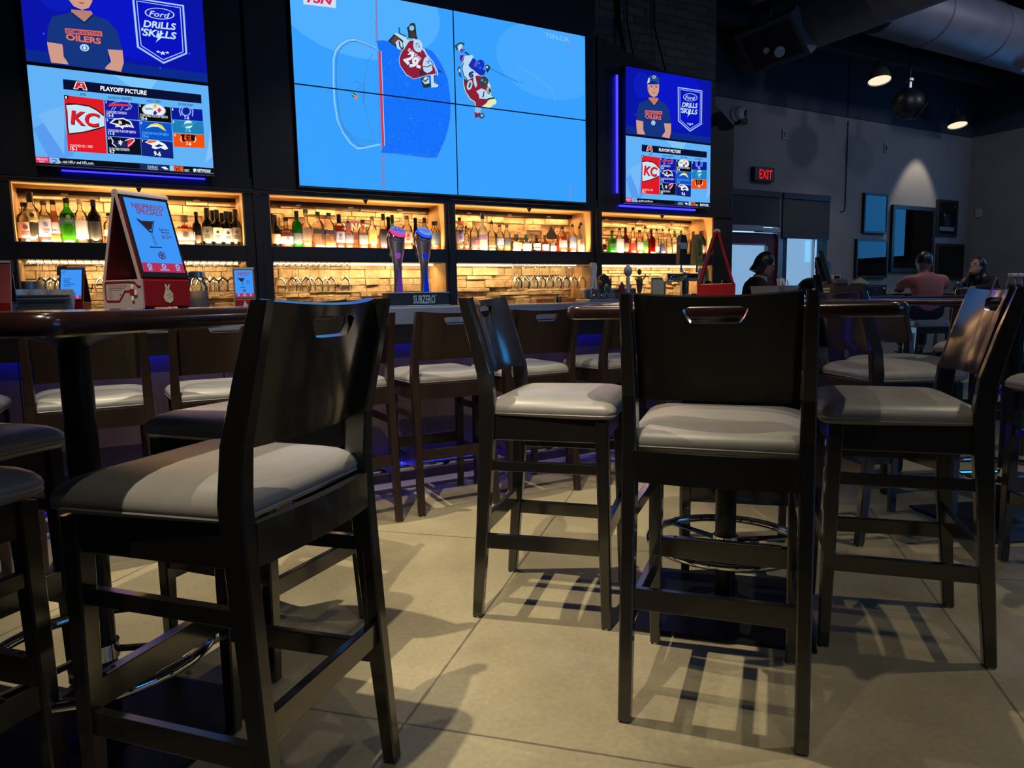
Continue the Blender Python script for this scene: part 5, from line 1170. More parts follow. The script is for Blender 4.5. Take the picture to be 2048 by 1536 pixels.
# twin chilled beer tower
bt = thing('beer_tower', 'twin curved beer tower with red and blue lit domes', 'beer tap', (1.72, 4.35, 1.055))
m = MB(); m.box(-.205, .21, -.06, .06, 0, .085, BLACKPLASTIC, .004); b0 = m.build('base_box', bt)
m = MB(); m.box(-.208, .213, -.063, .063, 0, .006, STEEL, .001); m.box(-.208, .213, -.063, .063, .082, .088, STEEL, .001); m.build('trim', b0)
m = MB(); cv = Canvas(m, (0, -.0605, 0), (1, 0, 0), (0, 0, 1), (0, -1, 0), matf=FD, step=.0003); cv.texth('SUBZERO', .035, .018, .05, '#9ab8d8', .025, centre=True, wmax=.15); cv.ell(.115, .066, .004, .004, '#9ab8d8', 10); m.build('lettering', b0, 'pale blue SUBZERO lettering')
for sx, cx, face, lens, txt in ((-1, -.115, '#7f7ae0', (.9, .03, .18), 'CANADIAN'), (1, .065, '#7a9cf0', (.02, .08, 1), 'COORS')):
    rings = []
    for f in range(15):
        u = f/14; z = .085+u*.36; bow = -.012*math.sin(u*PI); y = -.05*u*u
        wx = .034-.014*math.sin(min(u*1.5, 1)*PI)*.55+.022*max(0, u-.55)/.45
        rings.append([Vector((cx+bow*0+wx*math.cos(a*PI/10)-.018*u*u, y+wx*.8*math.sin(a*PI/10), z)) for a in range(20)])
    m = MB(); m.loft(rings, mat('satin steel', (.62, .6, .72), .32, metal=1)); col = m.build('column', bt)  # faint violet in the steel imitates the coloured LED glow
    tip = Vector((cx-.018, -.062, .455)); ax = Vector((.12, -.62, .78)).normalized(); Tm = ax.to_track_quat('Z', 'Y').to_matrix().to_4x4()
    m = MB(); m.lathe([(.052, -.03), (.056, -.02), (.056, -.004), (.05, .002)], CHROME, 24, T=Tm, c=tip); h = m.build('head', bt)
    m = MB(); m.lathe([(.049, -.001), (.051, .012), (.047, .02)], em(lens, 1.2), 24, T=Tm, c=tip, cap0=False, cap1=False); m.build('lit_ring', h, 'lit coloured ring')
    m = MB(); m.lathe([(.047, .0195), (.046, .022)], em(face, .9), 24, T=Tm, c=tip)
    e1 = Vector((1, .12, 0)); e1 = (e1-ax*e1.dot(ax)).normalized(); e2 = ax.cross(e1)
    cv = Canvas(m, tip+ax*.0225, e1, e2, ax, matf=lambda c: em(c, .8), step=.0003)
    if sx < 0: cv.poly([(0, .034), (.006, .02), (.02, .022), (.014, .012), (-.014, .012), (-.02, .022), (-.006, .02)], '#16163c'); cv.texth(txt, 0, -.012, .014, '#16163c', .02, centre=True, wmax=.07); cv.ell(.0, .018, .004, .006, '#ffffff', 8)
    else: cv.texth(txt, 0, .0, .02, '#3c58b0', .02, centre=True, wmax=.074); cv.texth('LIGHT', 0, -.018, .012, '#3c58b0', .02, centre=True)
    m.build('badge', h, 'round lit badge')
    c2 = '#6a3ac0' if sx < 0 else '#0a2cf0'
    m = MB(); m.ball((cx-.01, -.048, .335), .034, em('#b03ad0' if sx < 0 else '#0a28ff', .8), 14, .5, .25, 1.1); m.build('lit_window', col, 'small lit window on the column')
    m = MB(); m.loft([[Vector((cx+.002+q*w_*1.0-.018*((z-.085)/.36)**2, y_-.0015, z)) for q, y_ in ((-1, y0), (-.4, y0-.006), (.4, y0-.006), (1, y0))] for z, w_, y0 in ((.09, .018, -.022), (.15, .015, -.0185), (.2, .009, -.0215), (.245, .004, -.026))], em(c2, .55), False, False, close=False); m.build('column_glow', col, 'coloured glow added up the lower column')  # emissive strip added for the blue and violet glow on the column
    m = MB(); m.tube([(cx-.06, -.02, .46), (cx-.072, -.03, .42), (cx-.068, -.035, .34), (cx-.05, -.03, .31)], .006, CHROME, 8); m.build('spout', bt)
    m = MB(); m.lathe([(.012, 0), (.014, .03), (.01, .08), (.014, .1), (.008, .11)], BLACKMETAL, 12, c=(cx-.05, -.0, .45)); m.build('lever', bt)

# draught taps with assorted handles
tt = thing('drip_tray', 'long steel drip tray under the left group of tap handles', 'drip tray', (3.24, 4.32, 1.055))
m = MB(); m.box(-.24, .3, -.09, .09, 0, .022, STEEL, .004); m.build('tray', tt); m = MB()
for i in range(26): m.box(-.23+i*.02, -.22+i*.02, -.08, .08, .022, .025, BLACKMETAL)
m.build('grille', tt); m = MB(); m.box(-.2, .28, .02, .09, .022, .1, STEEL, .01); m.build('tap_rail', tt)
tt2 = thing('tap_tower', 'steel T tower under the black and green tap handles', 'tap tower', (4.02, 4.36, 1.055))
m = MB(); m.lathe([(.06, 0), (.06, .01), (.035, .02), (.035, .16)], CHROME, 20); m.build('column', tt2); m = MB(); m.tube([(-.2, 0, .18), (.2, 0, .18)], .032, CHROME, 16); m.build('crossbar', tt2)
def tap_handle(label, x, z0, z1, build, y=4.30):
    t = thing('beer_tap', label, 'beer tap', (x, y, z0), group='beer tap handles')
    m = MB(); build(m, z1-z0); m.build('grip', t)
    m = MB(); m.lathe([(.009, -.0), (.009, -.03), (.013, -.035), (.013, -.06)], CHROME, 12); m.tube([(0, 0, -.05), (0, -.03, -.05), (0, -.05, -.075), (0, -.052, -.1)], .009, CHROME, 8); m.build('faucet', t, 'chrome faucet')
    return t
def slab(m, pts, th, mt, bev=.002):
    m.loft([[Vector((x, -th/2, z)) for x, z in pts], [Vector((x, th/2, z)) for x, z in pts]], mt, smooth=False)
OFFW = mat('off white enamel', (.45, .46, .52), .35)
tap_handle('tall off-white forked tap handle, leftmost of the group', 3.08, 1.155, 1.34, lambda m, h: (slab(m, [(-.02, 0), (.0, 0), (.002, h*.45), (.012, 0), (.03, 0), (.024, h*.5), (.032, h*.85), (.02, h), (-.012, h), (-.02, h*.85), (-.012, h*.5)], .03, OFFW),))
tap_handle('tap handle with round rust medallion', 3.145, 1.15, 1.215, lambda m, h: (m.lathe([(.008, 0), (.01, h*.4), (.006, h*.5)], BLACKMETAL, 10), m.ball((0, 0, h*.72), h*.3, mat('rust medallion', (.2, .06, .03), .5), 12, 1, .4, 1)))
tap_handle('oval green tap handle with pale rim', 3.185, 1.105, 1.185, lambda m, h: (m.ball((0, 0, h*.6), h*.42, OFFW, 14, .62, .3, 1), m.ball((0, -.006, h*.6), h*.38, mat('bottle green', (.005, .09, .045), .3), 14, .6, .3, 1)), 4.27)
tap_handle('broad dark arched tap handle', 3.215, 1.12, 1.262, lambda m, h: slab(m, [(-.05, 0), (.05, 0), (.055, h*.5), (.04, h*.85), (0, h), (-.04, h*.85), (-.055, h*.5)], .025, mat('dark arch', (.02, .014, .012), .4)), 4.35)
tap_handle('slim wooden paddle tap handle', 3.27, 1.12, 1.235, lambda m, h: slab(m, [(-.012, 0), (.01, 0), (.016, h*.7), (.012, h), (.002, h*.9), (-.014, h*.6)], .016, mat('red brown paddle', (.1, .04, .025), .4)), 4.35)
tap_handle('short dark red tap handle', 3.345, 1.12, 1.2, lambda m, h: slab(m, [(-.02, 0), (.02, 0), (.022, h*.6), (0, h), (-.022, h*.6)], .02, mat('dark red enamel', (.12, .015, .02), .4)))
tap_handle('blue and white bulbous tap handle', 3.405, 1.12, 1.325, lambda m, h: (m.lathe([(.014, 0), (.016, h*.5), (.012, h*.58), (.03, h*.7), (.034, h*.8), (.026, h*.92), (.008, h)], mat('blue white enamel', (.3, .34, .46), .35, noise=.3, nscale=20), 14),))
tap_handle('black figure-shaped tap handle with a raised arm', 3.515, 1.12, 1.3, lambda m, h: (m.lathe([(.016, 0), (.022, h*.3), (.026, h*.5), (.02, h*.6), (.012, h*.66)], mat('dark bronze', (.05, .05, .035), .4), 10), m.ball((0, 0, h*.86), .016, mat('dark bronze', (.05, .05, .035), .4), 10, 1, 1, 1.5), m.tube([(.02, 0, h*.5), (.05, 0, h*.62), (.058, 0, h*.76)], .006, mat('dark bronze', (.05, .05, .035), .4), 6), m.tube([(-.02, 0, h*.5), (-.04, 0, h*.56), (-.03, 0, h*.64)], .006, mat('dark bronze', (.05, .05, .035), .4), 6)))
def blackh(m, h):
    slab(m, [(-.036, 0), (.03, 0), (.044, h*.5), (.05, h*.72), (.03, h), (-.02, h), (-.03, h*.6)], .04, mat('slate black', (.02, .022, .025), .4, noise=.5, nscale=40)); m.box(-.028, .04, -.024, .022, h*.53, h*.74, mat('pale blue label', (.35, .37, .5), .5))
tap_handle('tall black tap handle with pale blue band', 3.93, 1.33, 1.56, blackh)
OLIVE = mat('olive yellow', (.22, .24, .05), .45)
def tower_h(word):
    def f(m, h):
        w0, w1 = .036, .026
        m.loft([[Vector((x*w0, y*w0, 0)) for x, y in ((-1, -1), (1, -1), (1, 1), (-1, 1))], [Vector((x*w1, y*w1, h)) for x, y in ((-1, -1), (1, -1), (1, 1), (-1, 1))]], OLIVE, smooth=False)
        cv = Canvas(m, (0, -.0365, 0), (1, 0, 0), (0, .28*0+.04, 1), (0, -1, 0), matf=FD, step=.0004); cv.text(word, (.012, h*.3), (.012, h*.86), .026, '#2b3550', .02); cv.rect(-.028, h*.08, .028, h*.2, '#7a7a3a')
    return f
tap_handle('olive green square tap handle with vertical dark lettering', 4.075, 1.33, 1.565, tower_h('MILL STREET'), 4.28)
tap_handle('lower olive green tap handle in front of the steel tower', 4.07, 1.16, 1.3, tower_h('LAGER'), 4.2)

# till and clutter at the right end of the bar
TILL = mat('charcoal till plastic', (.022, .03, .034), .45)
t = thing('cash_register', 'charcoal touchscreen till seen from behind on the bar end', 'till', (5.56, 4.25, 1.055), R_(38))
m = MB(); m.box(-.14, .14, -.13, .13, 0, .03, TILL, .006); m.build('base', t)
m = MB(); m.beam((0, .02, .02), (0, .06, .2), .12, .06, TILL, .008, side=(1, 0, 0)); m.build('stand', t)
Tl = Matrix.Translation((0, .0, .26)) @ Matrix.Rotation(R_(-16), 4, 'X')
m = MB(); m.box(-.19, .19, -.03, .015, -.15, .15, TILL, .008, Tl); m.box(-.15, .15, .015, .05, -.12, .1, TILL, .012, Tl); m.build('monitor', t)
m = MB()
for i in range(5): m.box(-.12, .12, .05, .053, -.09+i*.03, -.075+i*.03, BLACKPLASTIC, 0, Tl)
m.build('vent', t)
m = MB(); m.box(-.175, .175, -.0315, -.0305, -.13, .13, em('#16406c', .7), 0, Tl); m.build('screen', t)
m = MB(); m.box(.12, .25, .04, .075, .26, .36, TILL, .006); m.box(.17, .19, .05, .065, .03, .27, TILL); m.build('customer_display', t)
def clutter(name, label, cat, x, y, rz, fn, group=None):
    c = thing(name, label, cat, (x, y, 1.055), R_(rz), group); fn(c); return c
def box_part(c, n, *a, mt=BLACKPLASTIC, bev=.005): m = MB(); m.box(*a, mt, bev); return m.build(n, c)
def f(c): box_part(c, 'case', -.17, .17, -.14, .14, 0, .1, mt=TILL); box_part(c, 'drawer', -.16, .16, -.146, -.139, .012, .085, mt=BLACKPLASTIC); box_part(c, 'lock', -.01, .01, -.149, -.145, .05, .065, mt=STEEL, bev=.001)
clutter('cash_box', 'low black cash drawer in front of the till', 'cash drawer', 5.72, 4.02, 10, f)
def f(c): box_part(c, 'case', -.11, .11, -.1, .1, 0, .1); box_part(c, 'paper_tray', -.08, .08, -.104, -.099, .06, .075, mt=WHITEPLASTIC, bev=.001)
clutter('order_printer', 'black box printer right of the cash drawer', 'printer', 6.02, 4.12, 4, f)
def f(c):
    box_part(c, 'body', -.075, .075, -.09, .09, 0, .12, mt=BLACKPLASTIC); box_part(c, 'cover', -.077, .077, -.092, .06, .12, .16, mt=mat('grey printer lid', (.12, .12, .13), .5)); box_part(c, 'paper_slot', -.06, .06, -.03, .03, .16, .2, mt=WHITEPLASTIC)
    box_part(c, 'window', -.04, .04, -.033, -.029, .166, .194, mt=BLACKPLASTIC, bev=.001)
clutter('receipt_printer', 'receipt printer with white frame top behind the cash drawer', 'printer', 5.93, 4.42, 0, f)
def f(c):
    for i in range(5): box_part(c, 'pad', -.06+i*.002, .06, -.05, .05, i*.012, i*.012+.011, mt=mat('blue pads', (.06, .12, .3), .6), bev=.001)
clutter('order_pads', 'stack of blue order pads beside the receipt printer', 'paper', 6.06, 4.34, 8, f)
TOWEL = mat('cream towel', (.55, .5, .38), .9, bump=.4, bscale=120)
def f(c):
    for i, (zz, w) in enumerate(((0, .15), (.028, .145), (.056, .15))):
        m = MB(); m.loft([rrect(0, w, -.1, .1, w, .02, zz), rrect(0, w+.006, -.106, .106, w+.006, .024, zz+.013), rrect(0, w, -.1, .1, w, .02, zz+.026)], TOWEL); m.build('folded_towel', c)
    m = MB(); rr = random.Random(5); m.loft([[Vector((r*(1+.2*rr.random())*math.cos(a*PI/9), r*.8*(1+.2*rr.random())*math.sin(a*PI/9), z)) for a in range(18)] for r, z in ((.1, .082), (.11, .095), (.095, .12), (.06, .145), (.02, .155))], TOWEL); m.build('crumpled_towel', c)
clutter('towel_stack', 'stack of cream bar towels with one crumpled on top', 'towels', 6.0, 4.5, 0, f).location.x = 6.0
COL.objects[-1]
def f(c):
    m = MB(); rr = random.Random(8); m.loft([[Vector((.1*s*(1+.25*rr.random())*math.cos(a*PI/8), .06*s*(1+.3*rr.random())*math.sin(a*PI/8), z)) for a in range(16)] for s, z in ((1, 0), (1.05, .01), (.8, .03), (.4, .05), (.1, .06))], mat('grey rag', (.25, .24, .2), .9)); m.build('cloth', c)
c = clutter('rag', 'crumpled grey rag on top of the cash drawer', 'cloth', 5.74, 4.02, 20, f); c.location.z = 1.157
def f(c):
    m = MB(); w, d = .1, .075
    m.loft([rrect(0, w*.85, -d*.85, d*.85, w*.85, .012, 0), rrect(0, w, -d, d, w, .014, .1), rrect(0, w+.01, -d-.01, d+.01, w+.01, .014, .102), rrect(0, w-.005, -d+.005, d-.005, w-.005, .014, .102), rrect(0, w*.82, -d*.82, d*.82, w*.82, .012, .006)], glassy('milky plastic', (.8, .82, .82), .6, .2, .5, (.6, .62, .62)), smooth=False); m.build('tub', c)
c = clutter('plastic_tub', 'milky plastic tub on the bar, left of its twin with straws', 'tub', 4.76, 4.2, 4, f, 'milky plastic tubs')
dup(c, (5.0, 4.2, 1.055), R_(4), 'milky plastic tub holding wrapped straws on the bar')
for i in range(9):
    m = MB(); a = RND.uniform(-.3, .3); x = -.05+i*.013
    m.tube([(x, RND.uniform(-.03, .03), .012), (x+a*.12-.02, RND.uniform(-.03, .03), .15+RND.uniform(-.012, .02))], .0055, mat('white paper wrap', (.6, .58, .64), .6), 7)
    o = tag(m.build('wrapped_straw'), 'white wrapped straw in the milky tub, %s from left' % ORD[i], 'straw', 'wrapped straws'); o.location = (5.0, 4.2, 1.055)
m = MB(); m.box(-.09, .09, -.012, .012, 0, .008, STEEL, .003); o = tag(m.build('bottle_opener'), 'steel bottle opener lying on the bar edge near the till', 'tool'); o.location = (5.35, 3.95, 1.055); o.rotation_euler = (0, 0, .3)
m = MB(); m.ball((0, 0, .006), .011, mat('orange crumb', (.75, .36, .08), .7), 10, 1.3, .7, .6); o = tag(m.build('crisp'), 'orange snack crumb on the floor under the left table', 'crumb'); q = atz(381, 1355, 0); o.location = (q.x, q.y, .012)
m = MB(); m.loft([[Vector((.03*s*math.cos(a*PI/6), .018*s*math.sin(a*PI/6), z)) for a in range(12)] for s, z in ((.8, 0), (1, .004), (.6, .012))], mat('pale green wrapper', (.35, .55, .42), .4)); o = tag(m.build('wrapper'), 'pale green wrapper on the seat of the side-on right chair', 'wrapper'); o.location = (3.22, 1.93, .784)

# ------------------------------------------------------------------ pictures and fittings on the exit wall
BLKFR = mat('black picture frame', (.012, .012, .013), .35)
def a1(cv, x0, x1, z0, z1):  # blue bands and dark line: reflected screen painted into the print
    w, h = x1-x0, z1-z0; cv.rect(x0, z0, x1, z1, '#3f6cae'); cv.rect(x0, z0, x1, z0+h*.42, '#7f9dbd'); cv.line([(x0, z0+h*.42), (x1, z0+h*.46)], .012, '#27406a')
    for a, b, c in ((.25, .72, '#2c4a7a'), (.45, .78, '#39518a'), (.62, .74, '#24406c'), (.2, .58, '#5b4a5c'), (.5, .6, '#6c5a66')): cv.ell(x0+w*a, z0+h*b, w*.16, h*.1, c, 14, .6)
    cv.texth('C 29', x0+w*.4, z0+h*.7, .05, '#c9d4e6', .02); cv.rect(x0+w*.5, z0+h*.9, x1-w*.1, z0+h*.95, '#b7a9a4')
def a2(cv, x0, x1, z0, z1):
    w, h = x1-x0, z1-z0; cv.rect(x0, z0, x1, z1, '#4a4450'); cv.rect(x0, z0+h*.62, x1, z1, '#8a98a8'); rr = random.Random(4)
    for i in range(70): cv.ell(x0+w*rr.random(), z0+h*rr.uniform(.05, .62), w*.018, h*.04, rr.choice(('#2b2632', '#6a5a58', '#8a7a72', '#5a4048', '#c4b9b0')), 8, rr.uniform(1, 2))
def a3(cv, x0, x1, z0, z1):
    w, h = x1-x0, z1-z0; cv.rect(x0, z0, x1, z1, '#c8c0aa'); cv.rect(x0, z0+h*.62, x1, z1, '#39414f'); rr = random.Random(6)
    for i in range(40): cv.ell(x0+w*rr.random(), z0+h*rr.uniform(.66, .97), w*.014, h*.03, rr.choice(('#5a6270', '#262c36', '#6b6a70')), 7)
    cv.rect(x0, z0+h*.42, x1, z0+h*.62, '#d9d6cb'); cv.line([(x0, z0+h*.45), (x1, z0+h*.43)], .012, '#b9a56a')
    P = lambda L: [(x0+w*a, z0+h*b) for a, b in L]
    cv.poly(P([(.2, .42), (.24, .6), (.2, .66), (.3, .78), (.33, .88), (.38, .88), (.4, .78), (.37, .68), (.42, .58), (.36, .56), (.34, .6), (.32, .42), (.28, .42), (.27, .54), (.25, .42)]), '#b9bfc4'); cv.ell(x0+w*.355, z0+h*.86, w*.035, h*.045, '#e2e4e4', 12); cv.line(P([(.4, .6), (.52, .92)]), .01, '#8a8070')
    cv.poly(P([(.8, .3), (.82, .62), (.98, .6), (.97, .26)]), '#a83a3a'); cv.poly(P([(.83, .31), (.845, .59), (.955, .575), (.945, .29)]), '#cfc9b9')
    cv.poly(P([(.2, .2), (.22, .28), (.45, .32), (.5, .24), (.42, .18)]), '#3a3036'); cv.poly(P([(.5, .25), (.55, .32), (.66, .32), (.7, .24), (.6, .2)]), '#b3202e'); cv.ell(x0+w*.58, z0+h*.29, w*.03, h*.03, '#e3ddd5', 10)
def a4(cv, x0, x1, z0, z1):
    w, h = x1-x0, z1-z0; cv.rect(x0, z0, x1, z1, '#7a6a66'); rr = random.Random(9)
    for i in range(60): cv.ell(x0+w*rr.random(), z0+h*rr.uniform(.3, 1), w*.06, h*.05, rr.choice(('#6a2a32', '#8a4a4c', '#4a3036', '#9a8a84', '#5c1f2a')), 9, rr.random()*3)
    cv.poly([(x0+w*.3, z0+h*.2), (x0+w*.4, z0+h*.6), (x0+w*.6, z0+h*.65), (x0+w*.75, z0+h*.3), (x0+w*.6, z0+h*.15)], '#2a2024'); cv.rect(x0, z0, x1, z0+h*.16, '#8d8a84')
def a5(cv, x0, x1, z0, z1):
    w, h = x1-x0, z1-z0; cv.rect(x0, z0, x1, z1, '#141216'); P = lambda L: [(x0+w*a, z0+h*b) for a, b in L]
    cv.poly(P([(.16, .06), (.22, .4), (.2, .56), (.28, .7), (.38, .66), (.38, .44), (.44, .06), (.36, .06), (.32, .34), (.26, .06)]), '#a3927c'); cv.ell(x0+w*.29, z0+h*.77, w*.05, h*.06, '#8f8578', 12); cv.line(P([(.42, .62), (.46, .95)]), .014, '#8a7f70')
    cv.ell(x0+w*.62, z0+h*.34, w*.07, h*.07, '#6f665c', 12); cv.poly(P([(.54, .06), (.56, .3), (.66, .36), (.72, .2), (.68, .06)]), '#7f7466'); cv.ell(x0+w*.8, z0+h*.42, w*.06, h*.06, '#8c8378', 12); cv.poly(P([(.72, .1), (.74, .36), (.86, .4), (.92, .2), (.88, .1)]), '#958a78')
PG = 'framed sports photographs'
framed('framed_picture', 'framed photo of huddled players with painted screen reflection, upper left of the picture group', 9.69, 10.24, 1.955, 2.528, YE, BLKFR, .03, a1, depth=.05, group=PG, matw=.03)
framed('framed_picture', 'framed crowd photo, lower left of the picture group', 9.55, 10.285, 1.30, 1.865, YE, BLKFR, .03, a2, depth=.05, group=PG, matw=.04)
framed('framed_picture', 'largest framed photo of an ice hockey player, centre of the group', 10.37, 11.47, 1.385, 2.39, YE, BLKFR, .06, a3, depth=.05, group=PG, matw=.07)
framed('framed_picture', 'framed red-toned photo, upper right of the picture group', 11.525, 12.09, 1.957, 2.527, YE, BLKFR, .04, a4, depth=.04, group=PG, matw=.045)
framed('framed_picture', 'framed dark photo of baseball players, lower right of the group', 11.57, 12.33, 1.278, 1.842, YE, BLKFR, .04, a5, depth=.04, group=PG, matw=.05)
t = thing('exit_sign', 'black exit sign with red EXIT letters above the door', 'sign', (7.58, YE, 2.555))
m = MB(); m.box(-.185, .185, -.07, -.0005, 0, .18, BLACKPLASTIC, .006); m.build('housing', t)
m = MB(); cv = Canvas(m, (0, -.0705, 0), (1, 0, 0), (0, 0, 1), (0, -1, 0), matf=lambda c: em(c, 1.1), step=.0004); cv.texth('EXIT', .02, .032, .115, '#ff1820', .008, centre=True, wmax=.24); m.build('lettering', t, 'glowing red EXIT lettering')
for x, z, lab in ((7.995, 3.192, 'small pale wall sensor left, above the exit sign'), (10.176, 3.198, 'small pale wall sensor right, above the framed photos')):
    t = thing('wall_sensor', lab, 'sensor', (x, YE, z-.06), group='wall sensors'); m = MB(); m.box(-.035, .035, -.02, -.0005, 0, .13, mat('grey plate', (.2, .2, .19), .5), .003); m.build('plate', t); m = MB(); m.box(-.014, .014, -.024, -.019, .03, .1, BLACKPLASTIC, .001); m.build('slot', t)
q = atx(1958, 426, XR); m = MB(); m.box(-.02, -.0005, -.05, .05, 0, .14, mat('ivory thermostat', (.35, .3, .26), .5), .004); o = tag(m.build('thermostat'), 'small ivory box on the shadowed right wall', 'thermostat'); o.location = (XR, q.y, q.z-.07)
m = MB(); m.tube([(9.3, YE-.012, 3.5), (9.3, YE-.012, 2.35), (9.29, YE-.012, 2.25), (9.2, YE-.012, 2.24)], .008, BLACKMETAL, 6); tag(m.build('wall_cable'), 'thin dark cable running down the taupe wall', 'cable')
t = thing('security_camera', 'white dome security camera on the bar end wall', 'camera', (5.4, 5.12, 2.82))
m = MB(); m.lathe([(.07, 0), (.075, .03), (.06, .05)], WHITEPLASTIC, 18, T=Matrix.Rotation(R_(90), 4, 'X'), c=(0, .06, 0)); m.ball((0, -.01, 0), .062, WHITEPLASTIC, 18); m.build('dome', t)
m = MB(); m.lathe([(.034, 0), (.034, .02), (.026, .024)], BLACKPLASTIC, 16, T=Vector((.35, -.8, -.2)).to_track_quat('Z', 'Y').to_matrix().to_4x4(), c=(.017, -.052, -.01)); m.build('lens', t)
m = MB(); m.box(.0, .1, -.02, .07, -.1, -.04, BLACKMETAL, .01); m.build('bracket', t)
m = MB(); m.tube([(5.435, 5.235, 2.74), (5.432, 5.235, 1.2), (5.43, 5.235, .2)], .012, BLACKMETAL, 8); tag(m.build('conduit'), 'thin black conduit down the bar end corner', 'conduit')

# ------------------------------------------------------------------ ceiling services
def duct(label, a, b, r, grille):
    a, b = Vector(a), Vector(b); t = thing('air_duct', label, 'duct', a, group='round air ducts'); d = b-a; L = d.length; d.normalize(); Tq = d.to_track_quat('Z', 'Y').to_matrix().to_4x4()
    m = MB(); m.lathe([(r, 0), (r, L)], DUCT, 36, T=Tq); m.build('duct_body', t)
    k = .9
    while k < L: m = MB(); m.lathe([(r+.002, k-.02), (r+.012, k-.012), (r+.012, k+.012), (r+.002, k+.02)], DUCT, 36, T=Tq, cap0=False, cap1=False); m.build('seam', t); k += 1.2
    if grille:
        gx, gd, gw, gh = grille; c = d*gx; n = Vector(gd).normalized(); e = d; f_ = n.cross(e)
        T2 = Matrix((e, f_, n)).transposed().to_4x4(); T2.translation = c+n*(r-.06)
        m = MB(); m.box(-gw, gw, -gh, gh, 0, .14, DUCT, .005, T2); g = m.build('grille_box', t)
        m = MB()
        for i in range(22): m.box(-gw*.85+i*gw*1.7/22, -gw*.85+i*gw*1.7/22+.006, -gh*.8, gh*.8, .14, .15, BLACKMETAL, 0, T2)
        m.build('grille', g)
    return t
duct('large round duct running from the upper right to the exit wall', (7.25, -2, 4.25), (7.25, 6.78, 4.25), .36, (8.1, (-.75, 0, -.66), .42, .26))
duct('round branch duct running right along the exit wall', (7.62, 5.25, 4.28), (12.4, 5.25, 4.28), .34, (3.0, (0, -.7, -.7), .3, .2))
def beamthing(label, a, b, w, h):
    m = MB(); m.beam(a, b, w, h, mat('ceiling beam paint', (.03, .03, .036), .7), .004); tag(m.build('ceiling_beam'), label, 'beam', 'dark ceiling beams', 'structure')
beamthing('dark pipe-like beam along the exit wall under the ceiling', (5.46, 6.45, 4.32), (12.42, 6.45, 4.32), .1, .16)
beamthing('dark beam across the far upper right', (7.7, 4.3, 4.62), (12.42, 4.3, 4.62), .1, .2)
beamthing('dark beam above the bar end', (3.0, 4.4, 4.5), (7.0, 4.4, 4.5), .2, .26)
beamthing('dark beam near the brick wall', (4.9, -2, 4.6), (4.9, 5.4, 4.6), .16, .24)
LAMPW = em((1, .88, .6), 1.0); LAMPM = mat('brushed lamp metal', (.28, .26, .23), .35, metal=.9)
for lab, p, tilt in (('larger metal dome pendant lamp below the ducts', (8.5, 5.79, 3.68), -.18), ('smaller metal dome pendant lamp near the far corner', (11.3, 6.4, 3.55), -.18)):
    t = thing('pendant_lamp', lab, 'lamp', p, group='metal dome pendant lamps'); t.rotation_euler = (tilt, .12, 0); t.scale = (.8, .8, .8)
    m = MB(); m.lathe([(.17, 0), (.168, .02), (.15, .1), (.115, .18), (.06, .215), (.05, .22)], LAMPM, 28, cap0=False); m.build('shade', t)
    m = MB(); m.lathe([(.048, .215), (.048, .3), (.03, .31), (.018, .34)], STEEL, 18); m.build('lamp_holder', t)
    m = MB(); m.lathe([(.16, .012), (.1, .03), (.02, .04)], LAMPW, 24, cap0=False); m.build('bulb', t, 'glowing lamp opening')
    m = MB(); m.tube([(0, 0, .335), (0, 0, (4.9-p[2])/.8)], .006, BLACKMETAL, 6); m.build('cord', t)
t = thing('ceiling_speaker', 'black bulbous stage light hanging between the pendant lamps', 'stage light', (8.97, 5.7, 3.44))
m = MB(); m.ball((0, 0, 0), .2, BLACKPLASTIC, 22, 1.05, .9, .95); m.build('body', t); m = MB(); m.lathe([(.03, .18), (.03, .26), (.05, .27), (.05, .3)], STEEL, 14); m.tube([(0, 0, .29), (0, 0, .78)], .015, BLACKMETAL, 8); m.build('hanger', t)
m = MB(); m.lathe([(.12, 0), (.13, .03), (.11, .05), (.05, .055)], BLACKMETAL, 20, T=Vector((.5, -.5, -.5)).to_track_quat('Z', 'Y').to_matrix().to_4x4(), c=(.08, -.08, -.07)); m.build('lens', t)
for i, (px, py) in enumerate(((1532, 101), (1558, 103))):
    q = atx(px, py, 6.85); t = thing('emergency_light', 'small pale emergency light under the duct grille, %s' % ('left and smaller' if i == 0 else 'right and larger'), 'light', q, group='emergency lights'); s_ = .6 if i == 0 else 1
    m = MB(); m.lathe([(.03*s_, 0), (.06*s_, .06*s_), (.055*s_, .08*s_)], WHITEPLASTIC, 14, T=Vector((-.6, -.6, -.3)).to_track_quat('Z', 'Y').to_matrix().to_4x4()); m.build('lamp_head', t); m = MB(); m.tube([(0, 0, 0), (.1, .1, .16)], .012, BLACKMETAL, 6); m.build('arm', t)
for i, x in enumerate((4.2, 4.3, 4.62)):
    m = MB(); m.tube([(x, 5.46, 4.5), (x+.01, 5.46, 3.6), (x+(.05 if i == 2 else 0), 5.3, 3.05)], .022 if i == 0 else .008, BLACKMETAL, 6); tag(m.build('hanging_cable'), 'dark cable above the right televisions, %s from left' % ORD[i], 'cable', 'cables above the right televisions')

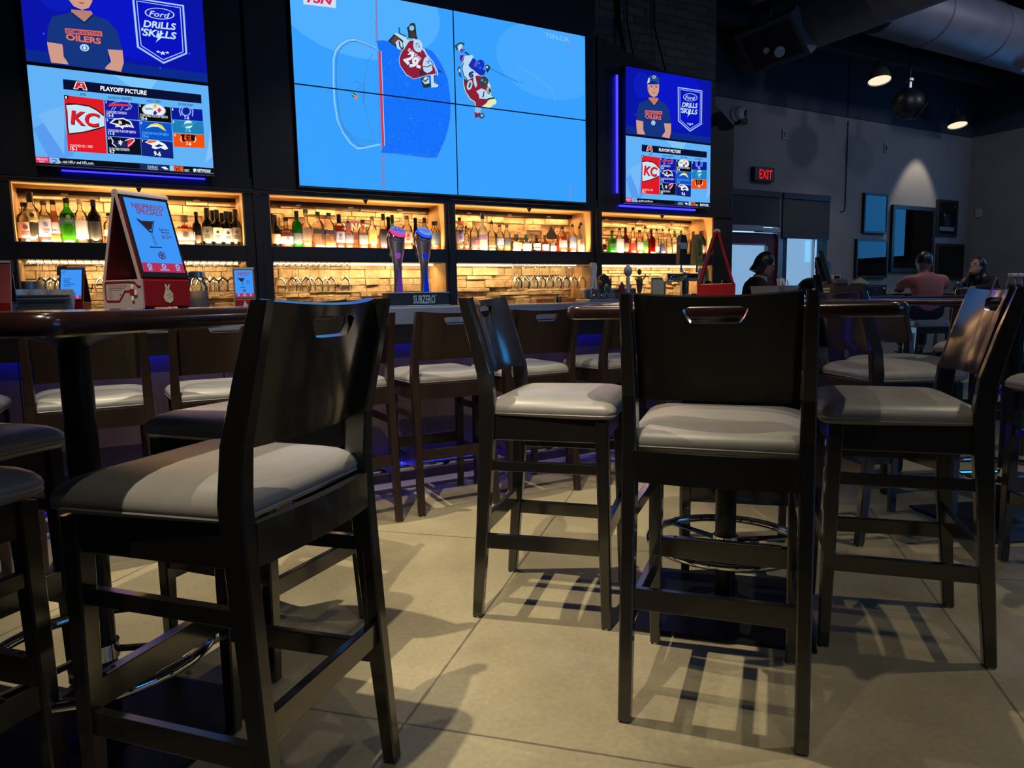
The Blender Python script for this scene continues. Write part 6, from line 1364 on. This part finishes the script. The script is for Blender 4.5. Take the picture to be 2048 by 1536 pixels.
# screens on the walls behind and beside the viewer
def back_screen(label, o, ex, n, w, h):
    t = thing('wall_screen', label, 'tv', o); ex, n = Vector(ex), Vector(n); T2 = Matrix((ex, -n, Vector((0, 0, 1)))).transposed().to_4x4()
    m = MB(); m.box(-w/2-.02, w/2+.02, -.06, 0, -.02, h+.02, BLACKPLASTIC, .006, T2); m.build('housing', t)
    m = MB(); P = [T2 @ Vector(p) for p in ((-w/2, -.0605, 0), (w/2, -.0605, 0), (w/2, -.0605, h), (-w/2, -.0605, h))]; m.poly(P, em('#3fa6ff', 2.4)); m.build('screen', t, 'lit blue screen')
back_screen('large screen of blue ice on the wall behind the viewer', (5.6, -4.99, 1.7), (-1, 0, 0), (0, 1, 0), 3.6, 2.0)
back_screen('screen of blue ice on the right wall outside the picture', (XR-.01, 4.75, 1.72), (0, 1, 0), (-1, 0, 0), 1.9, 1.15)

# ------------------------------------------------------------------ people
SKIN = mat('skin', (.36, .2, .145), .5); HAIR = mat('black hair', (.008, .007, .008), .4, bump=.3, bscale=90)
def skin_bm(nodes, edges, sub=2):
    names = list(nodes); me = bpy.data.meshes.new('figure'); me.from_pydata([nodes[n][0] for n in names], [(names.index(a), names.index(b)) for a, b in edges], [])
    ob = bpy.data.objects.new('figure', me); COL.objects.link(ob); md = ob.modifiers.new('s', 'SKIN'); md.use_smooth_shade = True
    for i, n in enumerate(names):
        r = nodes[n][1]; sv = me.skin_vertices[0].data[i]; sv.radius = r if isinstance(r, tuple) else (r, r); sv.use_root = (i == 0)
    ob.modifiers.new('u', 'SUBSURF').levels = sub; ob.modifiers['u'].render_levels = sub
    bpy.context.view_layer.update(); dm = bpy.data.meshes.new_from_object(ob.evaluated_get(bpy.context.evaluated_depsgraph_get()))
    bm = bmesh.new(); bm.from_mesh(dm); bpy.data.objects.remove(ob); bpy.data.meshes.remove(me); bpy.data.meshes.remove(dm); return bm
def head_into(bm, c, T, s=1.):
    rings = []; n = 20
    P = [(-.118, .035, .05, .035), (-.105, .05, .062, .028), (-.085, .06, .074, .016), (-.05, .068, .084, .006), (-.01, .073, .092, 0), (.03, .075, .096, -.004), (.07, .07, .09, -.008), (.1, .052, .068, -.01), (.118, .022, .03, -.01)]
    for z, rx, ry, oy in P: rings.append([bm.verts.new(T @ Vector((rx*s*math.cos(2*PI*i/n), (oy+ry*math.sin(2*PI*i/n))*s, z*s)) + c) for i in range(n)])
    for a, b in zip(rings, rings[1:]):
        for i in range(n): bm.faces.new([a[i], a[(i+1) % n], b[(i+1) % n], b[i]])
    bm.faces.new(rings[0][::-1]); bm.faces.new(rings[-1])
    def lump(p, r, sx, sy, sz):
        Tm = Matrix.Translation(c+(T @ (Vector(p)*s))) @ T.to_4x4() @ Matrix.Diagonal((sx, sy, sz, 1)); bmesh.ops.create_icosphere(bm, subdivisions=2, radius=r*s, matrix=Tm)
    lump((0, .098, -.02), .018, .75, 1.1, 1.5); lump((0, .09, -.068), .02, 1.3, .5, .45); lump((0, .084, -.1), .022, 1.1, .7, .7); lump((0, .088, .015), .045, 1.2, .25, .25)
    for sx in (-1, 1): lump((sx*.076, -.005, -.02), .024, .35, .8, 1.3)
def hand_into(bm, wrist, d, palm_n, s=1., curl=.5):
    d = Vector(d).normalized(); n = Vector(palm_n); n = (n-d*n.dot(d)).normalized(); e = d.cross(n); w = Vector(wrist)
    nodes = {'w': (w, (.025*s, .02*s)), 'p': (w+d*.05*s, (.034*s, .018*s)), 'q': (w+d*.085*s, (.036*s, .015*s))}; edges = [('w', 'p'), ('p', 'q')]
    for b2 in (skin_bm(nodes, edges, 1),): _join(bm, b2)
    for k, (off, L) in enumerate(((-.03, .062), (-.01, .072), (.01, .068), (.029, .052))):
        a = w+d*.08*s+e*off*s; b = a+(d+n*.2*curl).normalized()*L*.5*s; c = b+(d+n*1.1*curl).normalized()*L*.3*s; f = c+(d+n*2.2*curl).normalized()*L*.25*s
        _join(bm, skin_bm({'a': (a, .0095*s), 'b': (b, .009*s), 'c': (c, .0085*s), 'f': (f, .0075*s)}, [('a', 'b'), ('b', 'c'), ('c', 'f')], 1))
    a = w+d*.03*s-e*.026*s; b = a+(d*.6-e+n*.3).normalized()*.035*s; c = b+(d-e*.2+n*.4).normalized()*.03*s
    _join(bm, skin_bm({'a': (a, .012*s), 'b': (b, .0105*s), 'c': (c, .0085*s)}, [('a', 'b'), ('b', 'c')], 1))
def _join(bm, b2):
    me = bpy.data.meshes.new('tmp'); b2.to_mesh(me); b2.free(); bm.from_mesh(me); bpy.data.meshes.remove(me)
def remeshed(bm, name, m, vox=.008, parent=None):
    me = bpy.data.meshes.new(name); bm.to_mesh(me); bm.free(); ob = bpy.data.objects.new(name, me); COL.objects.link(ob)
    r = ob.modifiers.new('r', 'REMESH'); r.mode = 'VOXEL'; r.voxel_size = vox; r.use_smooth_shade = True; sm = ob.modifiers.new('m', 'SMOOTH'); sm.iterations = 3; sm.factor = .5
    bpy.context.view_layer.update(); nm = bpy.data.meshes.new_from_object(ob.evaluated_get(bpy.context.evaluated_depsgraph_get())); ob.modifiers.clear(); ob.data = nm; nm.materials.clear(); nm.materials.append(m); bpy.data.meshes.remove(me)
    if parent: ob.parent = parent
    return ob
def person(label, loc, F, J, top, legs=(.02, .02, .025), sleeve=.5, hair='short', hd=(0, 0, 0), hands=((1, 0, 0), (-1, 0, 0)), skin=SKIN, curl=.5, collar=False):
    t = thing('person', label, 'person', loc, math.atan2(F[1], F[0])-PI/2)
    V = {k: Vector(v) for k, v in J.items()}
    R = dict(hip=(.15, .11), belly=(.14, .105), chest=(.16, .11), neckb=(.06, .06), neck=(.05, .052), sl=.058, sr=.058, el=.042, er=.042, wl=.026, wr=.026, tl=.085, tr=.085, kl=.06, kr=.06, al=.04, ar=.04, fl=.035, fr=.035)
    E_ = [('hip', 'belly'), ('belly', 'chest'), ('chest', 'neckb'), ('neckb', 'neck'), ('chest', 'sl'), ('chest', 'sr'), ('sl', 'el'), ('sr', 'er'), ('el', 'wl'), ('er', 'wr'), ('hip', 'tl'), ('hip', 'tr'), ('tl', 'kl'), ('tr', 'kr'), ('kl', 'al'), ('kr', 'ar'), ('al', 'fl'), ('ar', 'fr')]
    bm = skin_bm({k: (V[k], R[k]) for k in ['hip']+[k for k in R if k != 'hip']}, E_)
    Th = Euler(hd, 'XYZ').to_matrix(); head_into(bm, V['head'], Th)
    for s_, w_, e_ in (('l', 'wl', 'el'), ('r', 'wr', 'er')): hand_into(bm, V[w_], V[w_]-V[e_], hands[0 if s_ == 'l' else 1], 1, curl)
    t_body = remeshed(bm, 'body', skin, .0075, t)
    tm = mat('cloth %s' % (top,), top, .85, bump=.2, bscale=40); lm = mat('cloth %s' % (legs,), legs, .85)
    body = t_body; segs = {'t1': ('hip', 'belly'), 't2': ('belly', 'chest'), 't3': ('chest', 'neckb'), 'n': ('neckb', 'head'), 'ul': ('sl', 'el'), 'ur': ('sr', 'er'), 'fl': ('el', 'wl'), 'fr': ('er', 'wr'), 'cl': ('chest', 'sl'), 'cr': ('chest', 'sr'), 'hl': ('hip', 'tl'), 'hr': ('hip', 'tr'), 'kl': ('tl', 'kl'), 'kr': ('tr', 'kr'), 'al': ('kl', 'al'), 'ar': ('kr', 'ar'), 'gl': ('al', 'fl'), 'gr': ('ar', 'fr')}
    rad = dict(t=.13, n=.075, u=.05, f=.032, c=.09, h=.1, k=.07, a=.05, g=.045)
    def where(p):
        best = None
        for k, (a_, b_) in segs.items():
            A, B = V[a_], V[b_]; d = B-A; u = max(0, min(1, (p-A).dot(d)/max(d.length_squared, 1e-9))); q = (p-A-d*u).length/rad[k[0]]
            if best is None or q < best[0]: best = (q, k, u)
        return best[1], best[2]
    W8 = [where(v.co) for v in body.data.vertices]
    def in_shirt(k, u): return k in ('t2', 'cl', 'cr') or (k == 't1' and u > .12) or (k == 't3' and u < .97) or (k[0] == 'u' and u <= min(sleeve*2, 1)) or (k[0] == 'f' and len(k) == 2 and k in ('fl', 'fr') and u <= (sleeve-.5)*2)
    def in_legs(k, u): return k[0] in 'hka' and not (k[0] == 'a' and u > .93) or (k == 't1' and u <= .3)
    def garment(nm, test, mt, off):
        bm = bmesh.new(); bm.from_mesh(body.data); bm.verts.ensure_lookup_table()
        kill = [f for f in bm.faces if not all(test(*W8[v.index]) for v in f.verts)]
        bmesh.ops.delete(bm, geom=kill, context='FACES')
        for _ in range(3): bmesh.ops.smooth_vert(bm, verts=bm.verts[:], factor=.5, use_axis_x=True, use_axis_y=True, use_axis_z=True)
        bm.normal_update()
        for v in bm.verts: v.co += v.normal*off
        bmesh.ops.solidify(bm, geom=bm.faces[:], thickness=.004)
        for f in bm.faces: f.smooth = True; f.material_index = 0
        me = bpy.data.meshes.new(nm); bm.to_mesh(me); bm.free(); me.materials.append(mt); o = bpy.data.objects.new(nm, me); COL.objects.link(o); o.parent = t
    garment('shirt', in_shirt, tm, .014); garment('trousers', in_legs, lm, .011)
    if collar:
        m = MB(); c = V['neckb']+Vector((0, .0, .006)); m.lathe([(.082, -.03), (.072, .02), (.066, .022), (.074, -.02)], tm, 18, c=c, cap0=False, cap1=False); m.build('collar', t)
    for s_ in 'lr':
        m = MB(); d = (V['f'+s_]-V['a'+s_]); d.z = 0; d.normalize(); c = V['f'+s_]-d*.05; m.ball(c+Vector((0, 0, -.0)), .05, BLACKPLASTIC, 12, .8+.0*d.x, 2.3, .7, T=Matrix.Rotation(math.atan2(d.y, d.x)-PI/2, 3, 'Z')); m.build('shoe', t)
    m = MB(); hc = V['head']; TT = Th.to_4x4()
    def hairshell(zc, back, cut):
        rg = []
        for j in range(9):
            ph = j/8*PI*.62; z = .03+.1*math.cos(ph)*1.0; rr = math.sin(ph) if j else .05; rg.append([Vector((.086*rr*math.cos(2*PI*i/20), -.012+.106*rr*math.sin(2*PI*i/20)*(1 if math.sin(2*PI*i/20) < 0.2 or ph < cut else .9), z-(.035 if math.sin(2*PI*i/20) < -.2 else 0)*(j/8)**2*back)) for i in range(20)])
        return rg
    rg = hairshell(0, 1.6, .9)
    if hair == 'short': rg = rg[:8]
    m.loft([[TT @ (p if (p.y < .05 or p.z > .05) else Vector((p.x*1.0, min(p.y, .06), max(p.z, .048)))) + hc for p in r] for r in rg], HAIR)
    if hair in ('long', 'bob'):
        L = .34 if hair == 'long' else .15; rr = []
        for j in range(7):
            f_ = j/6; rr.append([TT @ Vector((.092*math.cos(PI+PI*i/12)*(1-.15*f_), .01-.02*f_+(.105+.02*f_)*math.sin(PI+PI*i/12), .04-L*f_)) + hc for i in range(13)]+[TT @ Vector((.078*math.cos(2*PI-PI*i/12)*(1-.15*f_), (-.005+.06*math.sin(2*PI-PI*i/12))-.02*f_, .04-L*f_)) + hc for i in range(13)])
        m.loft(rr, HAIR)
    m.build('hair', t)
    m = MB()
    for sx in (-1, 1): m.ball(hc+Th @ Vector((sx*.032, .086, .004)), .009, mat('eye', (.02, .015, .012), .2), 8, 1.4, .5, .7)
    m.build('eyes', t)
    return t
def backless(label, x, y, F):
    t = thing('backless_stool', label, 'stool', (x, y, 0), math.atan2(F[1], F[0])-PI/2, 'far backless stools')
    m = MB(); m.loft([rrect(0, .18-i_, -.17+i_, .17-i_, .18-i_, .05, z) for i_, z in ((.008, .7), (0, .71), (0, .74), (.012, .765), (.05, .775))], VINYL); m.build('seat', t)
    m = MB(); m.box(-.165, .165, -.155, .155, .63, .699, BLACKWOOD, .004); m.build('seat_frame', t)
    for sx in (-1, 1):
        for sy in (-1, 1): m = MB(); m.beam((sx*.19, sy*.18, 0), (sx*.15, sy*.14, .64), .032, .032, BLACKWOOD, .003); m.build('leg', t)
    for sx in (-1, 1): m = MB(); m.beam((sx*.178, -.165, .25), (sx*.178, .165, .25), .02, .04, BLACKWOOD, .002); m.build('stretcher', t); m = MB(); m.beam((-.172, sx*.16, .3), (.172, sx*.16, .3), .02, .04, BLACKWOOD, .002); m.build('stretcher', t)
backless('backless stool carrying the person in the pink shirt', 7.86, 4.67, (.6, .8)); backless('backless stool carrying the person in black at right', 10.3, 5.32, (-.85, .2)); backless('backless stool carrying the person behind the printers', 7.2, 5.5, (.75, .65))
SEAT = dict(hip=(0, 0, .85), belly=(0, .05, 1.0), chest=(0, .1, 1.16), neckb=(0, .14, 1.27), neck=(0, .17, 1.31), head=(.02, .215, 1.405), sl=(-.19, .1, 1.21), sr=(.19, .1, 1.21), el=(-.25, .26, 1.12), er=(.25, .26, 1.12), wl=(-.15, .46, 1.115), wr=(.17, .46, 1.115),
            tl=(-.1, .06, .86), tr=(.1, .06, .86), kl=(-.11, .42, .86), kr=(.11, .42, .86), al=(-.11, .4, .44), ar=(.11, .4, .44), fl=(-.11, .52, .4), fr=(.11, .52, .4))
def P_(**k): d = dict(SEAT); d.update(k); return d
person('person in a pink polo shirt seated with back to us', (7.86, 4.66, 0), (.6, .8), P_(), (.62, .2, .17), (.03, .035, .06), .3, 'short', (-.25, 0, -.5), collar=True, hands=((0, 0, -1), (0, 0, -1)))
person('person in black with long black hair resting chin on hand at right', (10.3, 5.32, 0), (-.85, .2), P_(er=(.16, .36, 1.09), wr=(.07, .3, 1.26), wl=(-.1, .44, 1.115), head=(.0, .2, 1.40)), (.012, .012, .014), (.012, .012, .014), .85, 'long', (.35, 0, 0), hands=((0, 0, -1), (-1, .2, 0)), curl=.7)
person('person hidden behind the printers, only dark hair showing', (7.2, 5.5, 0), (.75, .65), P_(head=(0, .215, 1.36)), (.02, .02, .025), (.02, .02, .03), .9, 'short', (-.2, 0, 0), hands=((0, 0, -1), (0, 0, -1)))
person('person in black with bobbed hair looking down behind the bar end', (5.93, 5.4, 0), (.874, -.486), dict(hip=(0, 0, .8), belly=(0, .01, .95), chest=(0, .03, 1.13), neckb=(0, .06, 1.26), neck=(0, .085, 1.31), head=(0, .13, 1.405), sl=(-.17, .03, 1.19), sr=(.17, .03, 1.19), el=(-.22, .12, .98), er=(.22, .12, .98), wl=(-.1, .3, .98), wr=(.1, .3, .98),
       tl=(-.09, 0, .78), tr=(.09, 0, .78), kl=(-.1, .02, .43), kr=(.1, .02, .43), al=(-.1, 0, .09), ar=(.1, 0, .09), fl=(-.1, .13, .04), fr=(.1, .13, .04)), (.012, .012, .014), (.015, .015, .018), .95, 'bob', (-.38, 0, 0), hands=((0, 0, -1), (0, 0, -1)))

# ------------------------------------------------------------------ light
W = bpy.data.worlds.new('sky'); S.world = W; W.use_nodes = True
bgn = W.node_tree.nodes['Background']; bgn.inputs[0].default_value = (.36, .62, .93, 1); bgn.inputs[1].default_value = 1.35
def spot(x, y, z, tx, ty, tz, power, color, size, blend=.4, r=.03, name='ceiling_spot'):
    l = bpy.data.lights.new(name, 'SPOT'); l.energy = power; l.color = color; l.spot_size = math.radians(size); l.spot_blend = blend; l.shadow_soft_size = r
    o = bpy.data.objects.new(name, l); COL.objects.link(o); o.location = (x, y, z)
    o.rotation_euler = (Vector((tx, ty, tz))-Vector((x, y, z))).to_track_quat('-Z', 'Y').to_euler(); return o
def area(x, y, z, sx, sy, rot, power, color, name='strip_light'):
    l = bpy.data.lights.new(name, 'AREA'); l.shape = 'RECTANGLE'; l.size = sx; l.size_y = sy; l.energy = power; l.color = color
    o = bpy.data.objects.new(name, l); COL.objects.link(o); o.location = (x, y, z); o.rotation_euler = rot; return o
WHITE = (1, .87, .64)
spot(-.15, 3.2, 4.6, 1.0, 2.55, 0, 640, WHITE, 50, .8, .025)
spot(-.64, .54, 4.6, 1.0, 3.1, 0, 640, WHITE, 48, .8, .025)
spot(.6, -.4, 4.6, 1.3, 1.6, 0, 70, WHITE, 60, .6, .03)
spot(3.4, .5, 4.6, 3.0, 2.0, 0, 150, WHITE, 72, .6, .03)
spot(1.4, 2.9, 4.6, 2.4, 1.5, 0, 70, WHITE, 62, .6, .03)
spot(1.6, 2.4, 4.6, 1.9, 4.3, 1.0, 110, WHITE, 60, .6, .03)  # unseen bar spots, added to brighten the taps, cups and fascia
spot(4.3, 2.4, 4.6, 4.6, 4.3, 1.0, 110, WHITE, 60, .6, .03)
spot(-.6, 2.2, 4.6, -.2, 4.3, 1.0, 70, WHITE, 50, .6, .03)
spot(7.4, 2.4, 4.6, 8.0, 4.4, .8, 260, WHITE, 84, .7, .05)
spot(11.0, 6.3, 3.6, 10.95, 6.8, 1.7, 78, (1, .9, .72), 62, .45, .04, name='pendant_light')
spot(8.5, 5.79, 3.66, 8.45, 5.7, 0, 40, (1, .88, .66), 95, .6, .06, name='pendant_light')
spot(3.6, .2, 4.6, 3.35, 2.25, 0, 40, (.12, .10, 1), 12, .8, .03, name='blue_stage_light')
for a, b in BAYS:
    area((a+b)/2, YS-.06, UZ1-.032, b-a-.1, .02, (math.radians(-6), 0, 0), 3.6, (1, .62, .27), 'bay_light'); area((a+b)/2, YB+.03, UZ0+.014, b-a-.1, .02, (math.radians(128), 0, 0), 12.0, (1, .64, .29), 'bay_light')
    area((a+b)/2, YB+.21, LZ1-.014, b-a-.1, .02, (math.radians(18), 0, 0), 5.0, (1, .70, .36), 'bay_light')
for p, e in (((7.6, 3.2, 4.3), 85), ((10.4, 3.0, 4.3), 60), ((3.6, -1.5, 4.4), 30)):  # unseen fill lamps, added to lift the far wall, ducts and ceiling
    l = bpy.data.lights.new('fill_lamp', 'POINT'); l.energy = e; l.color = (.72, .76, 1); l.shadow_soft_size = .12; o = bpy.data.objects.new('fill_lamp', l); COL.objects.link(o); o.location = p
S.view_settings.view_transform = 'Standard'; S.view_settings.look = 'None'; S.view_settings.exposure = 0; S.view_settings.gamma = 1
S.cycles.transparent_max_bounces = 32; S.cycles.max_bounces = 8
